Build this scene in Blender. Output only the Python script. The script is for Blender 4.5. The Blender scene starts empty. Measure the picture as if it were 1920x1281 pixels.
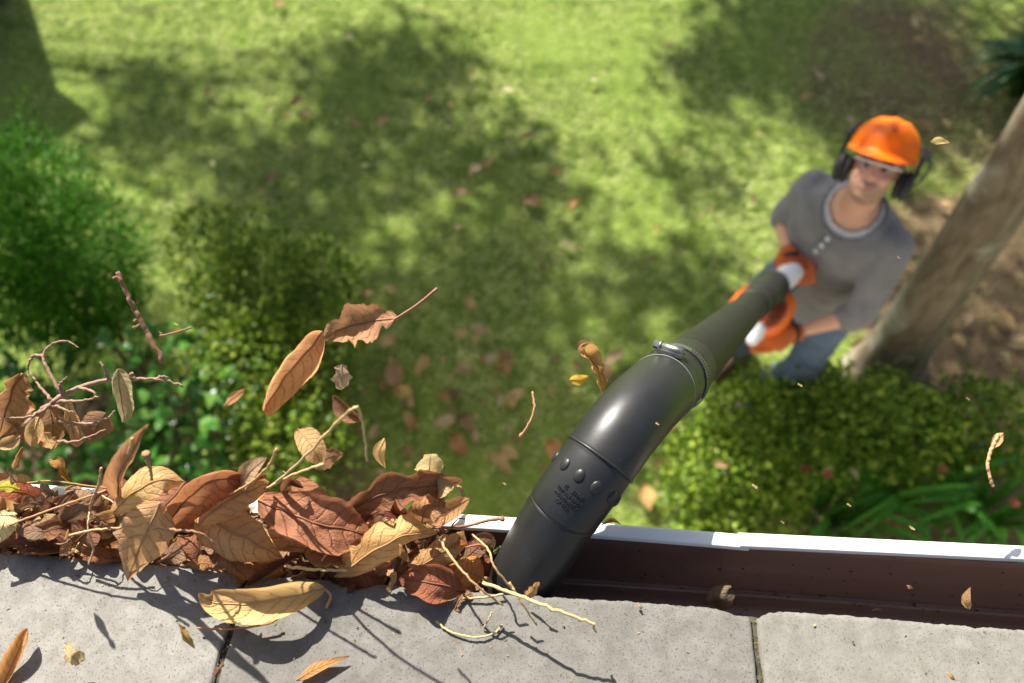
import bpy, bmesh, math, random
import numpy as np
from mathutils import Vector, Matrix, noise as mnoise

random.seed(7); RNG = np.random.default_rng(7)
scene = bpy.context.scene
COL = scene.collection
R = math.radians

# ------------------------------------------------------------------ camera, sky, sun, exposure
CAM_H = 3.42; DZ = CAM_H - 3.2; PITCH = R(60); YAW = R(4.0); FPX = 1500.0
RIGHT = Vector((math.cos(YAW), math.sin(YAW), 0))
AHEAD = Vector((-math.sin(YAW), math.cos(YAW), 0))
FWD = AHEAD * math.cos(PITCH) - Vector((0, 0, math.sin(PITCH)))
UP = AHEAD * math.sin(PITCH) + Vector((0, 0, math.cos(PITCH)))
EYE = Vector((0, 0, CAM_H))

cam_data = bpy.data.cameras.new('camera'); cam = bpy.data.objects.new('camera', cam_data); COL.objects.link(cam)
cam.location = EYE; cam.rotation_euler = (math.pi / 2 - PITCH, 0, YAW)
cam_data.sensor_width = 36; cam_data.lens = 36 * FPX / 1920
cam_data.clip_start = 0.02; cam_data.clip_end = 1000
cam_data.dof.use_dof = True; cam_data.dof.focus_distance = 0.735; cam_data.dof.aperture_fstop = 3.9
scene.camera = cam

SUN_EL = R(45); SUN_AZ = R(31)            # azimuth turned from +Y (garden side) towards -X
TO_SUN = Vector((-math.sin(SUN_AZ) * math.cos(SUN_EL), math.cos(SUN_AZ) * math.cos(SUN_EL), math.sin(SUN_EL)))
world = bpy.data.worlds.new('World'); scene.world = world; world.use_nodes = True
wn = world.node_tree.nodes; wl = world.node_tree.links
sky = wn.new('ShaderNodeTexSky'); sky.sky_type = 'NISHITA'; sky.sun_disc = False
sky.sun_elevation = SUN_EL; sky.sun_rotation = -SUN_AZ; sky.air_density = 1.0; sky.dust_density = 2.5; sky.ozone_density = 0.6
bg = wn['Background']; bg.inputs['Strength'].default_value = 0.06
wl.new(sky.outputs['Color'], bg.inputs['Color'])
sun_data = bpy.data.lights.new('sun', 'SUN'); sun = bpy.data.objects.new('sun', sun_data); COL.objects.link(sun)
sun_data.energy = 5.0; sun_data.angle = R(0.6); sun_data.color = (1.0, 0.95, 0.87)
sun.rotation_euler = (-TO_SUN).to_track_quat('-Z', 'Y').to_euler(); sun.location = (-4, 8, 9)
scene.view_settings.view_transform = 'Standard'; scene.view_settings.look = 'None'
scene.view_settings.exposure = 1.45; scene.view_settings.gamma = 1.0
scene.cycles.use_denoising = True
scene.cycles.max_bounces = 6; scene.cycles.transparent_max_bounces = 8

# ------------------------------------------------------------------ helpers
def ray(x, y): return RIGHT * ((x - 960) / FPX) + UP * ((640.5 - y) / FPX) + FWD
def PD(x, y, d): return EYE + ray(x, y) * d
def PZ(x, y, z):
    r = ray(x, y); return EYE + r * ((z - CAM_H) / r.z)
def PF(x, y, F):
    r = ray(x, y); return EYE + r * (F / r.dot(AHEAD))
def P3(p):                       # (x, y, height) when the third number is over 1.5, else (x, y, distance)
    return PZ(p[0], p[1], p[2] + max(0, p[2] - 2.478) * .8 + DZ) if p[2] > 1.5 else PD(*p)
def G(a, b, z): return RIGHT * a + AHEAD * b + Vector((0, 0, z))
def depth_of(P): return (P - EYE).dot(FWD)
def proj(P):
    v = P - EYE; d = v.dot(FWD); return (960 + FPX * v.dot(RIGHT) / d, 640.5 - FPX * v.dot(UP) / d)
def srgb(r, g, b, k=1.0):
    return tuple(((c / 255 / 12.92) if c / 255 <= .04045 else ((c / 255 + .055) / 1.055) ** 2.4) * k for c in (r, g, b))

def tag(o, label=None, cat=None, group=None, kind=None):
    if label: o['label'] = label
    if cat: o['category'] = cat
    if group: o['group'] = group
    if kind: o['kind'] = kind
    return o
def empty(name, loc=(0, 0, 0)):
    o = bpy.data.objects.new(name, None); COL.objects.link(o); o.location = loc; o.empty_display_size = .05; return o
def link_mesh(name, me, mat=None, parent=None, smooth=True):
    o = bpy.data.objects.new(name, me); COL.objects.link(o)
    if mat is not None and not me.materials: me.materials.append(mat)
    if smooth and len(me.polygons): me.polygons.foreach_set('use_smooth', np.ones(len(me.polygons), bool))
    if parent is not None:
        o.parent = parent
        if parent.type == 'EMPTY' or parent.location.length: o.matrix_parent_inverse = Matrix.Translation(parent.location).inverted()
    return o
def mesh_np(verts, faces, name='m'):
    verts = np.asarray(verts, np.float32); faces = np.asarray(faces, np.int32)
    me = bpy.data.meshes.new(name); n, k = faces.shape
    me.vertices.add(len(verts)); me.vertices.foreach_set('co', verts.ravel())
    me.loops.add(n * k); me.loops.foreach_set('vertex_index', faces.ravel())
    me.polygons.add(n); me.polygons.foreach_set('loop_start', np.arange(0, n * k, k, dtype=np.int32))
    me.polygons.foreach_set('loop_total', np.full(n, k, np.int32))
    me.update(calc_edges=True); me.validate(); return me
def mesh_pd(verts, faces, name='m'):
    me = bpy.data.meshes.new(name); me.from_pydata([tuple(v) for v in verts], [], faces); me.update(); return me
def catmull(pts, n):
    pts = [Vector(p) for p in pts]
    if len(pts) == 2: return [pts[0].lerp(pts[1], i / (n - 1)) for i in range(n)]
    P = [pts[0] * 2 - pts[1]] + pts + [pts[-1] * 2 - pts[-2]]
    out = []; m = len(pts) - 1
    for i in range(n):
        t = i / (n - 1) * m; k = min(int(t), m - 1); t -= k
        a, b, c, d = P[k:k + 4]
        out.append(.5 * ((2 * b) + (c - a) * t + (2 * a - 5 * b + 4 * c - d) * t * t + (3 * b - a - 3 * c + d) * t ** 3))
    return out
def frames(path, hint=None):
    n = len(path); T = [(path[min(i + 1, n - 1)] - path[max(i - 1, 0)]).normalized() for i in range(n)]
    a = hint or (Vector((0, 0, 1)) if abs(T[0].z) < .9 else Vector((1, 0, 0)))
    N = [(a - T[0] * a.dot(T[0])).normalized()]
    for i in range(1, n):
        v = N[-1] - T[i] * N[-1].dot(T[i]); N.append(v.normalized() if v.length > 1e-9 else N[-1])
    return T, N, [T[i].cross(N[i]) for i in range(n)]
def sweep(path, radii, seg=12, caps=True, hint=None):
    T, N, B = frames(path, hint); V = []; F = []; n = len(path)
    for i in range(n):
        r = radii[i] if hasattr(radii, '__len__') else radii
        for k in range(seg):
            a = 2 * math.pi * k / seg; V.append(path[i] + N[i] * (r * math.cos(a)) + B[i] * (r * math.sin(a)))
    for i in range(n - 1):
        for k in range(seg):
            a = i * seg + k; b = i * seg + (k + 1) % seg; F.append((a, b, b + seg, a + seg))
    if caps:
        F.append(tuple(range(seg))[::-1]); F.append(tuple(range((n - 1) * seg, n * seg)))
    return V, F
def tube(name, path, radii, mat, parent=None, seg=12, caps=True):
    V, F = sweep(path, radii, seg, caps); return link_mesh(name, mesh_pd(V, F, name), mat, parent)
def ellipsoid(c, ax, seg=20, rings=12):
    """closed ellipsoid; ax = three half-axis vectors"""
    V = [c + ax[2]]; F = []
    for i in range(1, rings):
        th = math.pi * i / rings
        for k in range(seg):
            ph = 2 * math.pi * k / seg
            V.append(c + ax[0] * (math.sin(th) * math.cos(ph)) + ax[1] * (math.sin(th) * math.sin(ph)) + ax[2] * math.cos(th))
    V.append(c - ax[2]); m = len(V) - 1
    for k in range(seg):
        F.append((0, 1 + k, 1 + (k + 1) % seg)); F.append((m, m - seg + (k + 1) % seg, m - seg + k))
    for i in range(rings - 2):
        for k in range(seg):
            a = 1 + i * seg + k; b = 1 + i * seg + (k + 1) % seg; F.append((a, a + seg, b + seg, b))
    return V, F
def capsule(p0, p1, r0, r1, seg=16):
    p0 = Vector(p0); p1 = Vector(p1); d = (p1 - p0).normalized(); path = []; rad = []
    for i in range(5):
        a = math.pi / 2 * (1 - i / 4); path.append(p0 - d * (r0 * math.sin(a))); rad.append(max(r0 * math.cos(a), r0 * .05))
    for i in range(5):
        a = math.pi / 2 * i / 4; path.append(p1 + d * (r1 * math.sin(a))); rad.append(max(r1 * math.cos(a), r1 * .05))
    return sweep(path, rad, seg)
def loft(rings, L, Fv, seg=28):
    """rings: (centre, half width along L, half depth along Fv)"""
    V = []; F = []
    for c, w, d in rings:
        for k in range(seg):
            a = 2 * math.pi * k / seg
            ca, sa = math.cos(a), math.sin(a)
            V.append(c + L * (w * math.copysign(abs(ca) ** .8, ca)) + Fv * (d * math.copysign(abs(sa) ** .8, sa)))
    n = len(rings)
    for i in range(n - 1):
        for k in range(seg):
            a = i * seg + k; b = i * seg + (k + 1) % seg; F.append((a, b, b + seg, a + seg))
    F.append(tuple(range(seg))[::-1]); F.append(tuple(range((n - 1) * seg, n * seg)))
    return V, F
def box(c, ax):
    V = [c + ax[0] * i + ax[1] * j + ax[2] * k for i in (-1, 1) for j in (-1, 1) for k in (-1, 1)]
    return V, [(0, 1, 3, 2), (4, 6, 7, 5), (0, 4, 5, 1), (2, 3, 7, 6), (0, 2, 6, 4), (1, 5, 7, 3)]
def join(parts):
    V = []; F = []
    for v, f in parts:
        o = len(V); V += list(v); F += [tuple(i + o for i in q) for q in f]
    return V, F
def fused(parts, voxel=.008, smooth=6, factor=.5):
    """one continuous skin around closed pieces"""
    V, F = join(parts); me = mesh_pd(V, F, 'raw')
    bm = bmesh.new(); bm.from_mesh(me); bmesh.ops.recalc_face_normals(bm, faces=bm.faces); bm.to_mesh(me); bm.free()
    o = bpy.data.objects.new('raw', me); SCRATCH.collection.objects.link(o)
    m = o.modifiers.new('r', 'REMESH'); m.mode = 'VOXEL'; m.voxel_size = voxel
    s = o.modifiers.new('s', 'SMOOTH'); s.iterations = smooth; s.factor = factor
    vl = SCRATCH.view_layers[0]; vl.update(); out = bpy.data.meshes.new_from_object(o.evaluated_get(vl.depsgraph))
    bpy.data.objects.remove(o); bpy.data.meshes.remove(me); return out
SCRATCH = bpy.data.scenes.new('scratch')

def leaf_cloud(P, D, L, W, fold=.25, droop=.2):
    """P points, D pointing directions (n,3), L, W sizes -> folded pointed leaves, 6 verts / 4 triangles each"""
    n = len(P); D = D / np.linalg.norm(D, axis=1, keepdims=True)
    up = np.tile(np.array([0, 0, 1.0]), (n, 1)) + RNG.normal(0, .45, (n, 3))
    S = np.cross(D, up); S /= np.linalg.norm(S, axis=1, keepdims=True) + 1e-9
    Nn = np.cross(S, D); L = L[:, None]; W = W[:, None]
    V = np.empty((n, 6, 3), np.float32)
    V[:, 0] = P; V[:, 1] = P + D * L * .35 + S * W * .5 + Nn * W * fold; V[:, 2] = P + D * L * .35 - S * W * .5 + Nn * W * fold
    V[:, 3] = P + D * L * .75 + S * W * .38 + Nn * (W * fold - L * droop * .5); V[:, 4] = P + D * L * .75 - S * W * .38 + Nn * (W * fold - L * droop * .5)
    V[:, 5] = P + D * L - Nn * L * droop
    b = (np.arange(n) * 6)[:, None]
    F = np.concatenate([b + np.array([[0, 1, 2]]), b + np.array([[1, 3, 2]]), b + np.array([[2, 3, 4]]), b + np.array([[3, 5, 4]])])
    return V.reshape(-1, 3), F
# ------------------------------------------------------------------ materials
def mat_new(name):
    m = bpy.data.materials.new(name); m.use_nodes = True
    nt = m.node_tree; return m, nt.nodes, nt.links, nt.nodes['Principled BSDF']
def ramp(n, l, fac, stops):
    r = n.new('ShaderNodeValToRGB'); el = r.color_ramp.elements
    while len(el) < len(stops): el.new(.5)
    for e, (p, c) in zip(el, stops): e.position = p; e.color = (*c, 1) if len(c) == 3 else c
    l.new(fac, r.inputs['Fac']); return r.outputs['Color']
def noise(n, l, scale, detail=4, rough=.55, vec=None, dist=0):
    t = n.new('ShaderNodeTexNoise'); t.inputs['Scale'].default_value = scale; t.inputs['Detail'].default_value = detail
    t.inputs['Roughness'].default_value = rough; t.inputs['Distortion'].default_value = dist
    if vec is not None: l.new(vec, t.inputs['Vector'])
    return t.outputs['Fac']
def mixc(n, l, fac, a, b, mode='MIX'):
    m = n.new('ShaderNodeMix'); m.data_type = 'RGBA'; m.blend_type = mode
    for s, v in ((m.inputs[0], fac), (m.inputs[6], a), (m.inputs[7], b)):
        if isinstance(v, (int, float)): s.default_value = v
        elif isinstance(v, tuple): s.default_value = (*v, 1) if len(v) == 3 else v
        else: l.new(v, s)
    return m.outputs[2]
def math_n(n, l, op, a, b=None, c=None):
    m = n.new('ShaderNodeMath'); m.operation = op
    for i, v in enumerate((a, b, c)):
        if v is None: continue
        if isinstance(v, (int, float)): m.inputs[i].default_value = v
        else: l.new(v, m.inputs[i])
    return m.outputs[0]
def bump(n, l, bsdf, h, strength=.3, dist=.002):
    b = n.new('ShaderNodeBump'); b.inputs['Strength'].default_value = strength; b.inputs['Distance'].default_value = dist
    l.new(h, b.inputs['Height']); l.new(b.outputs['Normal'], bsdf.inputs['Normal']); return b
def coords(n, kind='Object'): return n.new('ShaderNodeTexCoord').outputs[kind]
def simple(name, col, rough=.5, metal=0, var=.12, scale=30, bumps=0, coat=0, spec=None):
    m, n, l, b = mat_new(name); c = coords(n)
    f = noise(n, l, scale, 5, .6, c)
    lo = tuple(x * (1 - var) for x in col); hi = tuple(min(1, x * (1 + var)) for x in col)
    l.new(ramp(n, l, f, [(.3, lo), (.7, hi)]), b.inputs['Base Color'])
    b.inputs['Roughness'].default_value = rough; b.inputs['Metallic'].default_value = metal
    if coat: b.inputs['Coat Weight'].default_value = coat
    if spec is not None: b.inputs['Specular IOR Level'].default_value = spec
    if bumps: bump(n, l, b, noise(n, l, scale * 4, 4, .6, c), bumps, .002)
    return m
def translucent_mix(n, l, b, colour, amount):
    t = n.new('ShaderNodeBsdfTranslucent'); l.new(colour, t.inputs['Color'])
    mx = n.new('ShaderNodeMixShader'); mx.inputs[0].default_value = amount
    l.new(b.outputs[0], mx.inputs[1]); l.new(t.outputs[0], mx.inputs[2])
    l.new(mx.outputs[0], n['Material Output'].inputs['Surface'])
def foliage_mat(name, cols, rough=.45, trans=.3, spec=.4):
    spec *= .5; cols = [(a, b_, c_ * .55) for a, b_, c_ in cols]
    m, n, l, b = mat_new(name); g = n.new('ShaderNodeNewGeometry')
    k = len(cols); c = ramp(n, l, g.outputs['Random Per Island'], [(i / max(1, k - 1), cc) for i, cc in enumerate(cols)])
    l.new(c, b.inputs['Base Color']); b.inputs['Roughness'].default_value = rough; b.inputs['Specular IOR Level'].default_value = spec
    translucent_mix(n, l, b, c, trans); return m

def make_leaf_mat():
    """dry leaf: own colour from the object, veins along the blade's own coordinates, mottling and specks"""
    m, n, l, b = mat_new('dry_leaf'); oi = n.new('ShaderNodeObjectInfo')
    uv = n.new('ShaderNodeUVMap'); uv.uv_map = 'blade'
    sep = n.new('ShaderNodeSeparateXYZ'); l.new(uv.outputs[0], sep.inputs[0])
    u, v = sep.outputs[0], sep.outputs[1]                 # u along 0..1, v across -1..1 stored as 0..1
    av = math_n(n, l, 'ABSOLUTE', math_n(n, l, 'MULTIPLY_ADD', v, 2.0, -1.0))
    off = n.new('ShaderNodeVectorMath'); off.operation = 'ADD'
    sc = n.new('ShaderNodeVectorMath'); sc.operation = 'SCALE'; l.new(uv.outputs[0], sc.inputs[0]); sc.inputs['Scale'].default_value = 1
    comb = n.new('ShaderNodeCombineXYZ')
    rnd = math_n(n, l, 'MULTIPLY', oi.outputs['Random'], 37.0)
    for i in range(3): l.new(rnd, comb.inputs[i])
    l.new(sc.outputs[0], off.inputs[0]); l.new(comb.outputs[0], off.inputs[1]); vec = off.outputs[0]
    n1 = noise(n, l, 3.5, 5, .6, vec, .5); n2 = noise(n, l, 14, 5, .65, vec); n3 = noise(n, l, 60, 4, .6, vec)
    # lateral veins
    wob = math_n(n, l, 'MULTIPLY_ADD', n1, .12, -.06)
    ph = math_n(n, l, 'ADD', math_n(n, l, 'SUBTRACT', u, math_n(n, l, 'MULTIPLY', math_n(n, l, 'POWER', av, 1.3), .2)), wob)
    fr = math_n(n, l, 'ABSOLUTE', math_n(n, l, 'MULTIPLY_ADD', math_n(n, l, 'FRACT', math_n(n, l, 'MULTIPLY', ph, 8.0)), 2.0, -1.0))
    vein = math_n(n, l, 'POWER', math_n(n, l, 'SUBTRACT', 1.0, fr), 9.0)
    mid = math_n(n, l, 'POWER', math_n(n, l, 'SUBTRACT', 1.0, math_n(n, l, 'MINIMUM', math_n(n, l, 'MULTIPLY', av, 3.0), 1.0)), 6.0)
    veins = math_n(n, l, 'MAXIMUM', vein, mid)
    base = oi.outputs['Color']
    c = mixc(n, l, ramp(n, l, n1, [(.3, (0, 0, 0)), (.75, (1, 1, 1))]), mixc(n, l, 1.0, base, (.55, .5, .46), 'MULTIPLY'), base)
    c = mixc(n, l, math_n(n, l, 'MULTIPLY', n2, .5), c, mixc(n, l, 1.0, base, (1.3, 1.18, 1.0), 'MULTIPLY'))
    sp = ramp(n, l, n2, [(.60, (0, 0, 0)), (.70, (1, 1, 1))])
    c = mixc(n, l, math_n(n, l, 'MULTIPLY', sp, .7), c, mixc(n, l, 1.0, base, (.3, .24, .2), 'MULTIPLY'))
    edge = ramp(n, l, math_n(n, l, 'ADD', av, math_n(n, l, 'MULTIPLY_ADD', n2, .3, -.15)), [(.85, (0, 0, 0)), (1.0, (1, 1, 1))])
    c = mixc(n, l, math_n(n, l, 'MULTIPLY', edge, .35), c, mixc(n, l, 1.0, base, (.5, .38, .3), 'MULTIPLY'))
    c = mixc(n, l, math_n(n, l, 'MULTIPLY', veins, .45), c, mixc(n, l, 1.0, base, (.45, .36, .28), 'MULTIPLY'))
    l.new(c, b.inputs['Base Color'])
    l.new(math_n(n, l, 'MULTIPLY_ADD', n2, .35, .33), b.inputs['Roughness']); b.inputs['Specular IOR Level'].default_value = .42
    h = math_n(n, l, 'ADD', math_n(n, l, 'MULTIPLY', veins, -1.0), math_n(n, l, 'MULTIPLY', n3, .7))
    h = math_n(n, l, 'ADD', h, math_n(n, l, 'MULTIPLY', n2, 1.6))
    bump(n, l, b, h, .85, .0014)
    translucent_mix(n, l, b, c, .36); return m
M_LEAF = make_leaf_mat()
def obj_colour_mat(name, rough=.7, bumps=.3, scale=150):
    m, n, l, b = mat_new(name); oi = n.new('ShaderNodeObjectInfo'); f = noise(n, l, scale, 4, .6, coords(n))
    l.new(mixc(n, l, f, mixc(n, l, 1.0, oi.outputs['Color'], (.6, .55, .5), 'MULTIPLY'), oi.outputs['Color']), b.inputs['Base Color'])
    b.inputs['Roughness'].default_value = rough; bump(n, l, b, f, bumps, .001); return m
M_STALK = obj_colour_mat('dry_stalk')
M_TWIG = obj_colour_mat('twig_bark', .8, .5, 220)

def make_concrete():
    m, n, l, b = mat_new('roof_concrete'); c = coords(n); oi = n.new('ShaderNodeObjectInfo')
    a = noise(n, l, 6, 6, .6, c, .3); f = noise(n, l, 620, 4, .7, c); g = noise(n, l, 1500, 2, .5, c); s = noise(n, l, 18, 6, .66, c, .8); k = noise(n, l, 60, 6, .7, c)
    col = ramp(n, l, a, [(.28, (.31, .298, .27)), (.5, (.385, .372, .342)), (.74, (.47, .46, .435))])
    col = mixc(n, l, ramp(n, l, k, [(.36, (.75,) * 3), (.62, (0, 0, 0))]), col, (.235, .222, .195))
    col = mixc(n, l, ramp(n, l, s, [(.58, (0, 0, 0)), (.78, (.45,) * 3)]), col, (.25, .225, .155))
    zone = ramp(n, l, a, [(.35, (.45,) * 3), (.6, (1, 1, 1))])
    pit = math_n(n, l, 'MULTIPLY', ramp(n, l, f, [(.60, (0, 0, 0)), (.72, (1, 1, 1))]), zone)
    col = mixc(n, l, math_n(n, l, 'MULTIPLY', pit, .65), col, (.16, .15, .13))
    col = mixc(n, l, ramp(n, l, g, [(.62, (0, 0, 0)), (.75, (.4,) * 3)]), col, (.16, .15, .13))
    col = mixc(n, l, 1.0, col, oi.outputs['Color'], 'MULTIPLY')
    l.new(col, b.inputs['Base Color']); b.inputs['Roughness'].default_value = .88
    h = math_n(n, l, 'ADD', math_n(n, l, 'MULTIPLY', pit, -1.2), math_n(n, l, 'ADD', math_n(n, l, 'MULTIPLY', g, .25), math_n(n, l, 'MULTIPLY', k, .5)))
    bump(n, l, b, h, .75, .0018); return m
M_CONC = make_concrete()
def make_plastic(name, col, rough, dirt=.35, dirtcol=(.10, .085, .06), scale=26):
    m, n, l, b = mat_new(name); c = coords(n); mp = n.new('ShaderNodeMapping'); mp.inputs['Scale'].default_value = (.25, 1, 1); l.new(c, mp.inputs[0])
    a = noise(n, l, scale, 6, .65, mp.outputs[0], .4); f = noise(n, l, 300, 3, .6, c); g = noise(n, l, 70, 5, .7, c)
    cc = mixc(n, l, ramp(n, l, a, [(.45, (0, 0, 0)), (.8, (dirt,) * 3)]), col, dirtcol)
    cc = mixc(n, l, ramp(n, l, g, [(.68, (0, 0, 0)), (.76, (.8,) * 3)]), cc, tuple(x * .45 for x in dirtcol))
    l.new(cc, b.inputs['Base Color'])
    l.new(math_n(n, l, 'MULTIPLY_ADD', a, .4, rough - .2), b.inputs['Roughness'])
    bump(n, l, b, math_n(n, l, 'ADD', math_n(n, l, 'MULTIPLY', f, .2), g), .12, .001); return m
M_GUT = make_plastic('gutter_brown', (.165, .09, .067), .36, .75, (.17, .125, .095))
M_RIM = make_plastic('gutter_white', (.72, .715, .68), .42, .12, (.45, .42, .34))
def make_black_plastic():
    m, n, l, b = mat_new('black_plastic'); c = coords(n)
    a = noise(n, l, 9, 5, .6, c); f = noise(n, l, 260, 4, .7, c)
    mp = n.new('ShaderNodeMapping'); mp.inputs['Rotation'].default_value = (.4, .9, .5); mp.inputs['Scale'].default_value = (6, 90, 90); l.new(c, mp.inputs[0])
    s = noise(n, l, 3.2, 4, .7, mp.outputs[0]); d = noise(n, l, 900, 2, .5, c)
    cc = ramp(n, l, a, [(.3, (.011, .0112, .0115)), (.75, (.02, .02, .0195))])
    cc = mixc(n, l, ramp(n, l, f, [(.64, (0, 0, 0)), (.8, (.4,) * 3)]), cc, (.12, .115, .10))
    cc = mixc(n, l, ramp(n, l, s, [(.68, (0, 0, 0)), (.74, (.45,) * 3)]), cc, (.10, .098, .09))
    l.new(cc, b.inputs['Base Color'])
    l.new(math_n(n, l, 'ADD', math_n(n, l, 'MULTIPLY_ADD', a, .22, .24), math_n(n, l, 'MULTIPLY', s, .08)), b.inputs['Roughness'])
    b.inputs['Specular IOR Level'].default_value = .42
    bump(n, l, b, math_n(n, l, 'ADD', math_n(n, l, 'MULTIPLY', f, .5), math_n(n, l, 'ADD', s, math_n(n, l, 'MULTIPLY', d, .2))), .09, .0008); return m
M_BLACK = make_black_plastic()
M_TUBE = simple('satin_black_tube', (.013, .013, .0125), .5, 0, .35, 60, .1, 0, .22)
M_DARK = simple('dark_rubber', (.02, .02, .02), .6)
M_STEEL = simple('zinc_steel', (.2, .2, .195), .42, .9, .3, 120, .2)
M_ORANGE = simple('orange_plastic', (.80, .145, .012), .36, 0, .1, 8, .02)
M_HAT = simple('orange_helmet', (.92, .15, .002), .38, 0, .05, 6, .01, 0, .25)
M_WHITE = simple('white_plastic', (.78, .79, .78), .4, 0, .05, 10)
M_SOILJ = simple('joint_dirt', (.055, .045, .03), .95, 0, .6, 160, .8)
M_MOSS = simple('joint_moss', (.10, .11, .03), .95, 0, .5, 200, .8)

# ------------------------------------------------------------------ ground and lawn
def make_ground_mat():
    m, n, l, b = mat_new('ground'); c = coords(n)
    a = noise(n, l, 1.6, 6, .6, c, .6); f = noise(n, l, 22, 5, .7, c); g = noise(n, l, 110, 3, .7, c)
    soil = ramp(n, l, f, [(.25, (.075, .047, .022)), (.55, (.15, .098, .046)), (.8, (.24, .16, .08))])
    turf = ramp(n, l, f, [(.25, (.07, .12, .01)), (.6, (.17, .24, .025)), (.85, (.28, .33, .05))])
    at = n.new('ShaderNodeAttribute'); at.attribute_name = 'bare'
    k = math_n(n, l, 'ADD', at.outputs['Fac'], math_n(n, l, 'MULTIPLY_ADD', a, .8, -.4))
    l.new(mixc(n, l, ramp(n, l, k, [(.4, (0, 0, 0)), (.65, (1, 1, 1))]), turf, soil), b.inputs['Base Color'])
    b.inputs['Roughness'].default_value = .95; bump(n, l, b, math_n(n, l, 'ADD', f, math_n(n, l, 'MULTIPLY', g, .5)), .8, .02); return m
def bare(x, y):                               # 0 = lawn, 1 = soil under the tree and the shrubs
    v = 0.0
    v = max(v, 1 - ((x - 2.25) ** 2 / .95 ** 2 + (y - 2.15) ** 2 / 1.25 ** 2) ** 1.0)
    v = max(v, 1.0 - ((x - 2.1) ** 2 / 1.2 ** 2 + (y - 1.1) ** 2 / .9 ** 2))
    v = max(v, .5 - .45 * ((x - 2.3) ** 2 / 1.5 ** 2 + (y - 4.0) ** 2 / 1.6 ** 2))
    v = max(v, (.95 - y) * 2.2 - .2 if x > .45 or x < -.75 else (.5 - y) * 2)
    v = max(v, 1.1 - ((x + 1.7) ** 2 / 1.3 ** 2 + (y - 1.0) ** 2 / .75 ** 2))
    return max(0.0, min(1.0, v * 1.3))
def bare_np(x, y):
    v = np.zeros_like(x)
    v = np.maximum(v, 1 - ((x - 2.25) ** 2 / .95 ** 2 + (y - 2.15) ** 2 / 1.25 ** 2))
    v = np.maximum(v, 1.0 - ((x - 2.1) ** 2 / 1.2 ** 2 + (y - 1.1) ** 2 / .9 ** 2))
    v = np.maximum(v, .5 - .45 * ((x - 2.3) ** 2 / 1.5 ** 2 + (y - 4.0) ** 2 / 1.6 ** 2))
    v = np.maximum(v, np.where((x > .45) | (x < -.75), (.95 - y) * 2.2 - .2, (.5 - y) * 2))
    v = np.maximum(v, 1.1 - ((x + 1.7) ** 2 / 1.3 ** 2 + (y - 1.0) ** 2 / .75 ** 2))
    return np.clip(v * 1.3, 0, 1)
def make_ground():
    xs = np.unique(np.concatenate([np.linspace(-200, -6, 14), np.linspace(-6, 6, 121), np.linspace(6, 200, 14)]))
    ys = np.unique(np.concatenate([np.linspace(-200, -2, 12), np.linspace(-2, 8, 101), np.linspace(8, 200, 14)]))
    V = []; B = []
    for y in ys:
        for x in xs:
            near = abs(x) < 6 and -2 < y < 8
            z = (.018 * mnoise.noise(Vector((x * 1.3, y * 1.3, 0))) + .01 * mnoise.noise(Vector((x * 5, y * 5, 3)))) if near else 0
            V.append((x, y, z - .02)); B.append(bare(x, y) if near else 0)
    nx = len(xs); F = [(j * nx + i, j * nx + i + 1, (j + 1) * nx + i + 1, (j + 1) * nx + i) for j in range(len(ys) - 1) for i in range(nx - 1)]
    me = mesh_np(V, F, 'ground'); at = me.attributes.new('bare', 'FLOAT', 'POINT'); at.data.foreach_set('value', np.array(B, np.float32))
    tag(link_mesh('ground', me, make_ground_mat()), kind='structure')
make_ground()

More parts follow.
